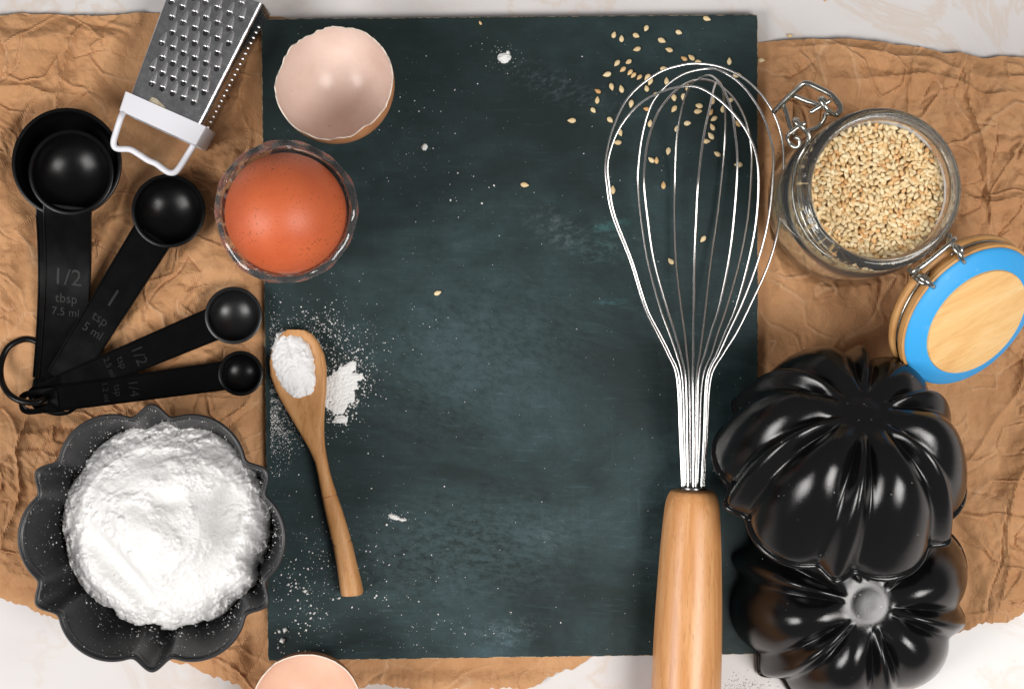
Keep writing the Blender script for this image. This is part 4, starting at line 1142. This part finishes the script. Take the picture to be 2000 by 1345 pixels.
# clasp, upper left of the jar
wire('clasp_bail', [(1511, 219, 205), (1530, 200, 225), (1552, 179, 245), (1566, 166, 258), (1573, 163, 262), (1583, 165, 264), (1602, 174, 268), (1621, 184, 272), (1633, 196, 276), (1641, 208, 280), (1640, 217, 282), (1632, 224, 284)], 3.5)
wire('clasp_lever', [(1610, 209, 262), (1597, 204, 250), (1574, 197, 238), (1549, 187, 228), (1538, 190, 222), (1531, 202, 218), (1535, 218, 222), (1544, 249, 232), (1553, 262, 240)], 3.0)
wire('clasp_pin', [(1582, 220, 285), (1602, 208, 287), (1622, 196, 289)], 2.9)
wire('clasp_hook', [(1636, 225, 280), (1626, 222, 288), (1615, 213, 298), (1606, 200, 300), (1602, 194, 296), (1606, 192, 288), (1611, 198, 280)], 3.0)
wire('clasp_hook', [(1578, 282, 278), (1580, 272, 285), (1579, 262, 290), (1568, 250, 298), (1555, 240, 298), (1552, 236, 292), (1556, 233, 284), (1563, 244, 276)], 3.0)
wire('clasp_pin', [(1540, 262, 276), (1556, 250, 279), (1573, 240, 281)], 2.7)
wire('clasp_loop', [(1540, 262, 276), (1538, 272, 270), (1546, 284, 268), (1556, 288, 272), (1562, 282, 276), (1560, 272, 278), (1552, 268, 280)], 2.6)
wire('clasp_loop', [(1632, 224, 284), (1614, 222, 274), (1610, 232, 268), (1603, 243, 262), (1590, 252, 262), (1578, 256, 266)], 2.8)
wire('side_wire', [(1579, 272, 285), (1572, 290, 272), (1560, 312, 262), (1552, 340, 258), (1550, 370, 256), (1556, 405, 256), (1567, 435, 256), (1585, 465, 258), (1605, 487, 262), (1625, 503, 266)], 2.6)
# hinge, lower right
hz = 318
wire('hinge_bar', [(1781, 536, hz - 6), (1784, 531, hz + 4), (1800, 520, hz + 10), (1822, 503, hz + 10), (1845, 484, hz + 10), (1860, 471, hz + 8), (1864, 466, hz)], 3.6)
wire('hinge_loop', [(1854, 458, 300), (1856, 470, 308), (1862, 482, 322), (1872, 494, 326), (1878, 504, 322), (1882, 512, 312), (1877, 514, 306)], 3.4)
wire('hinge_loop', [(1850, 470, 296), (1862, 480, 312), (1873, 483, 318), (1878, 490, 318), (1877, 500, 310), (1868, 498, 304)], 3.0)
wire('hinge_loop', [(1776, 526, 300), (1784, 533, 308), (1797, 540, 322), (1808, 549, 326), (1817, 555, 322), (1823, 560, 312), (1818, 562, 306)], 3.4)
wire('hinge_loop', [(1780, 534, 298), (1792, 546, 310), (1803, 553, 316), (1812, 552, 318), (1812, 545, 312), (1800, 537, 306)], 3.0)
wire('hinge_pin', [(1857, 521, 300), (1866, 514, 301), (1874, 508, 302)], 3.2)
wire('hinge_pin', [(1834, 537, 299), (1825, 544, 300), (1815, 551, 301)], 3.2)

# lid, hanging open on the hinge
dv = Vector((.63, -.776, 0)); tilt = math.radians(42)
lc = W(1901, 624, 226)
xax = Vector((.776, .63, 0)); nrm = Vector((dv.x * math.sin(tilt), dv.y * math.sin(tilt), math.cos(tilt))); yax = nrm.cross(xax)
Rl = Matrix((xax, yax, nrm)).transposed()
def lp(v): return Vector(v)
lidloc = Vector((lc.x - JC.x, lc.y - JC.y, lc.z - JC.z))
m = MB(); m.lathe([(p.x, p.y) for p in catmull([(.1, -56, 0), (120, -56, 0), (138, -55, 0), (147, -51, 0), (150, -46, 0), (149, -38, 0), (143, -34, 0), (140, -31, 0), (142, -27, 0), (147, -24, 0), (149, -18, 0), (148, -12, 0), (144, -9, 0), (100, -9, 0), (.1, -9, 0)], 4)], 96)
lid = m.build('lid', 'lid_wood', jar, loc=lidloc, rot=Rl.to_euler(), angle=60)
m = MB(); m.lathe([(100, -12), (138, -12), (142.5, -11), (143.5, -8.5), (142.5, -6), (138, -3), (128, 1), (118, 5), (109, 8), (103, 8)], 96)
m.build('gasket', 'blue_silicone', lid, angle=60)
m = MB(); m.lathe([(.1, 13), (104, 13), (106.5, 12.2), (107.5, 10.5), (107.5, -8)], 96)
pl = m.build('plug', 'pine_plug', lid, angle=35, rot=(0, 0, math.radians(-14)))
m = MB(); m.tube([(143.5 * math.cos(a), 143.5 * math.sin(a), -31) for a in [math.radians(100 + 340 * k / 60) for k in range(61)]], 2.8, 8)
m.build('lid_wire', 'steel_wire', lid, angle=180)
print('script done', len(bpy.data.objects))
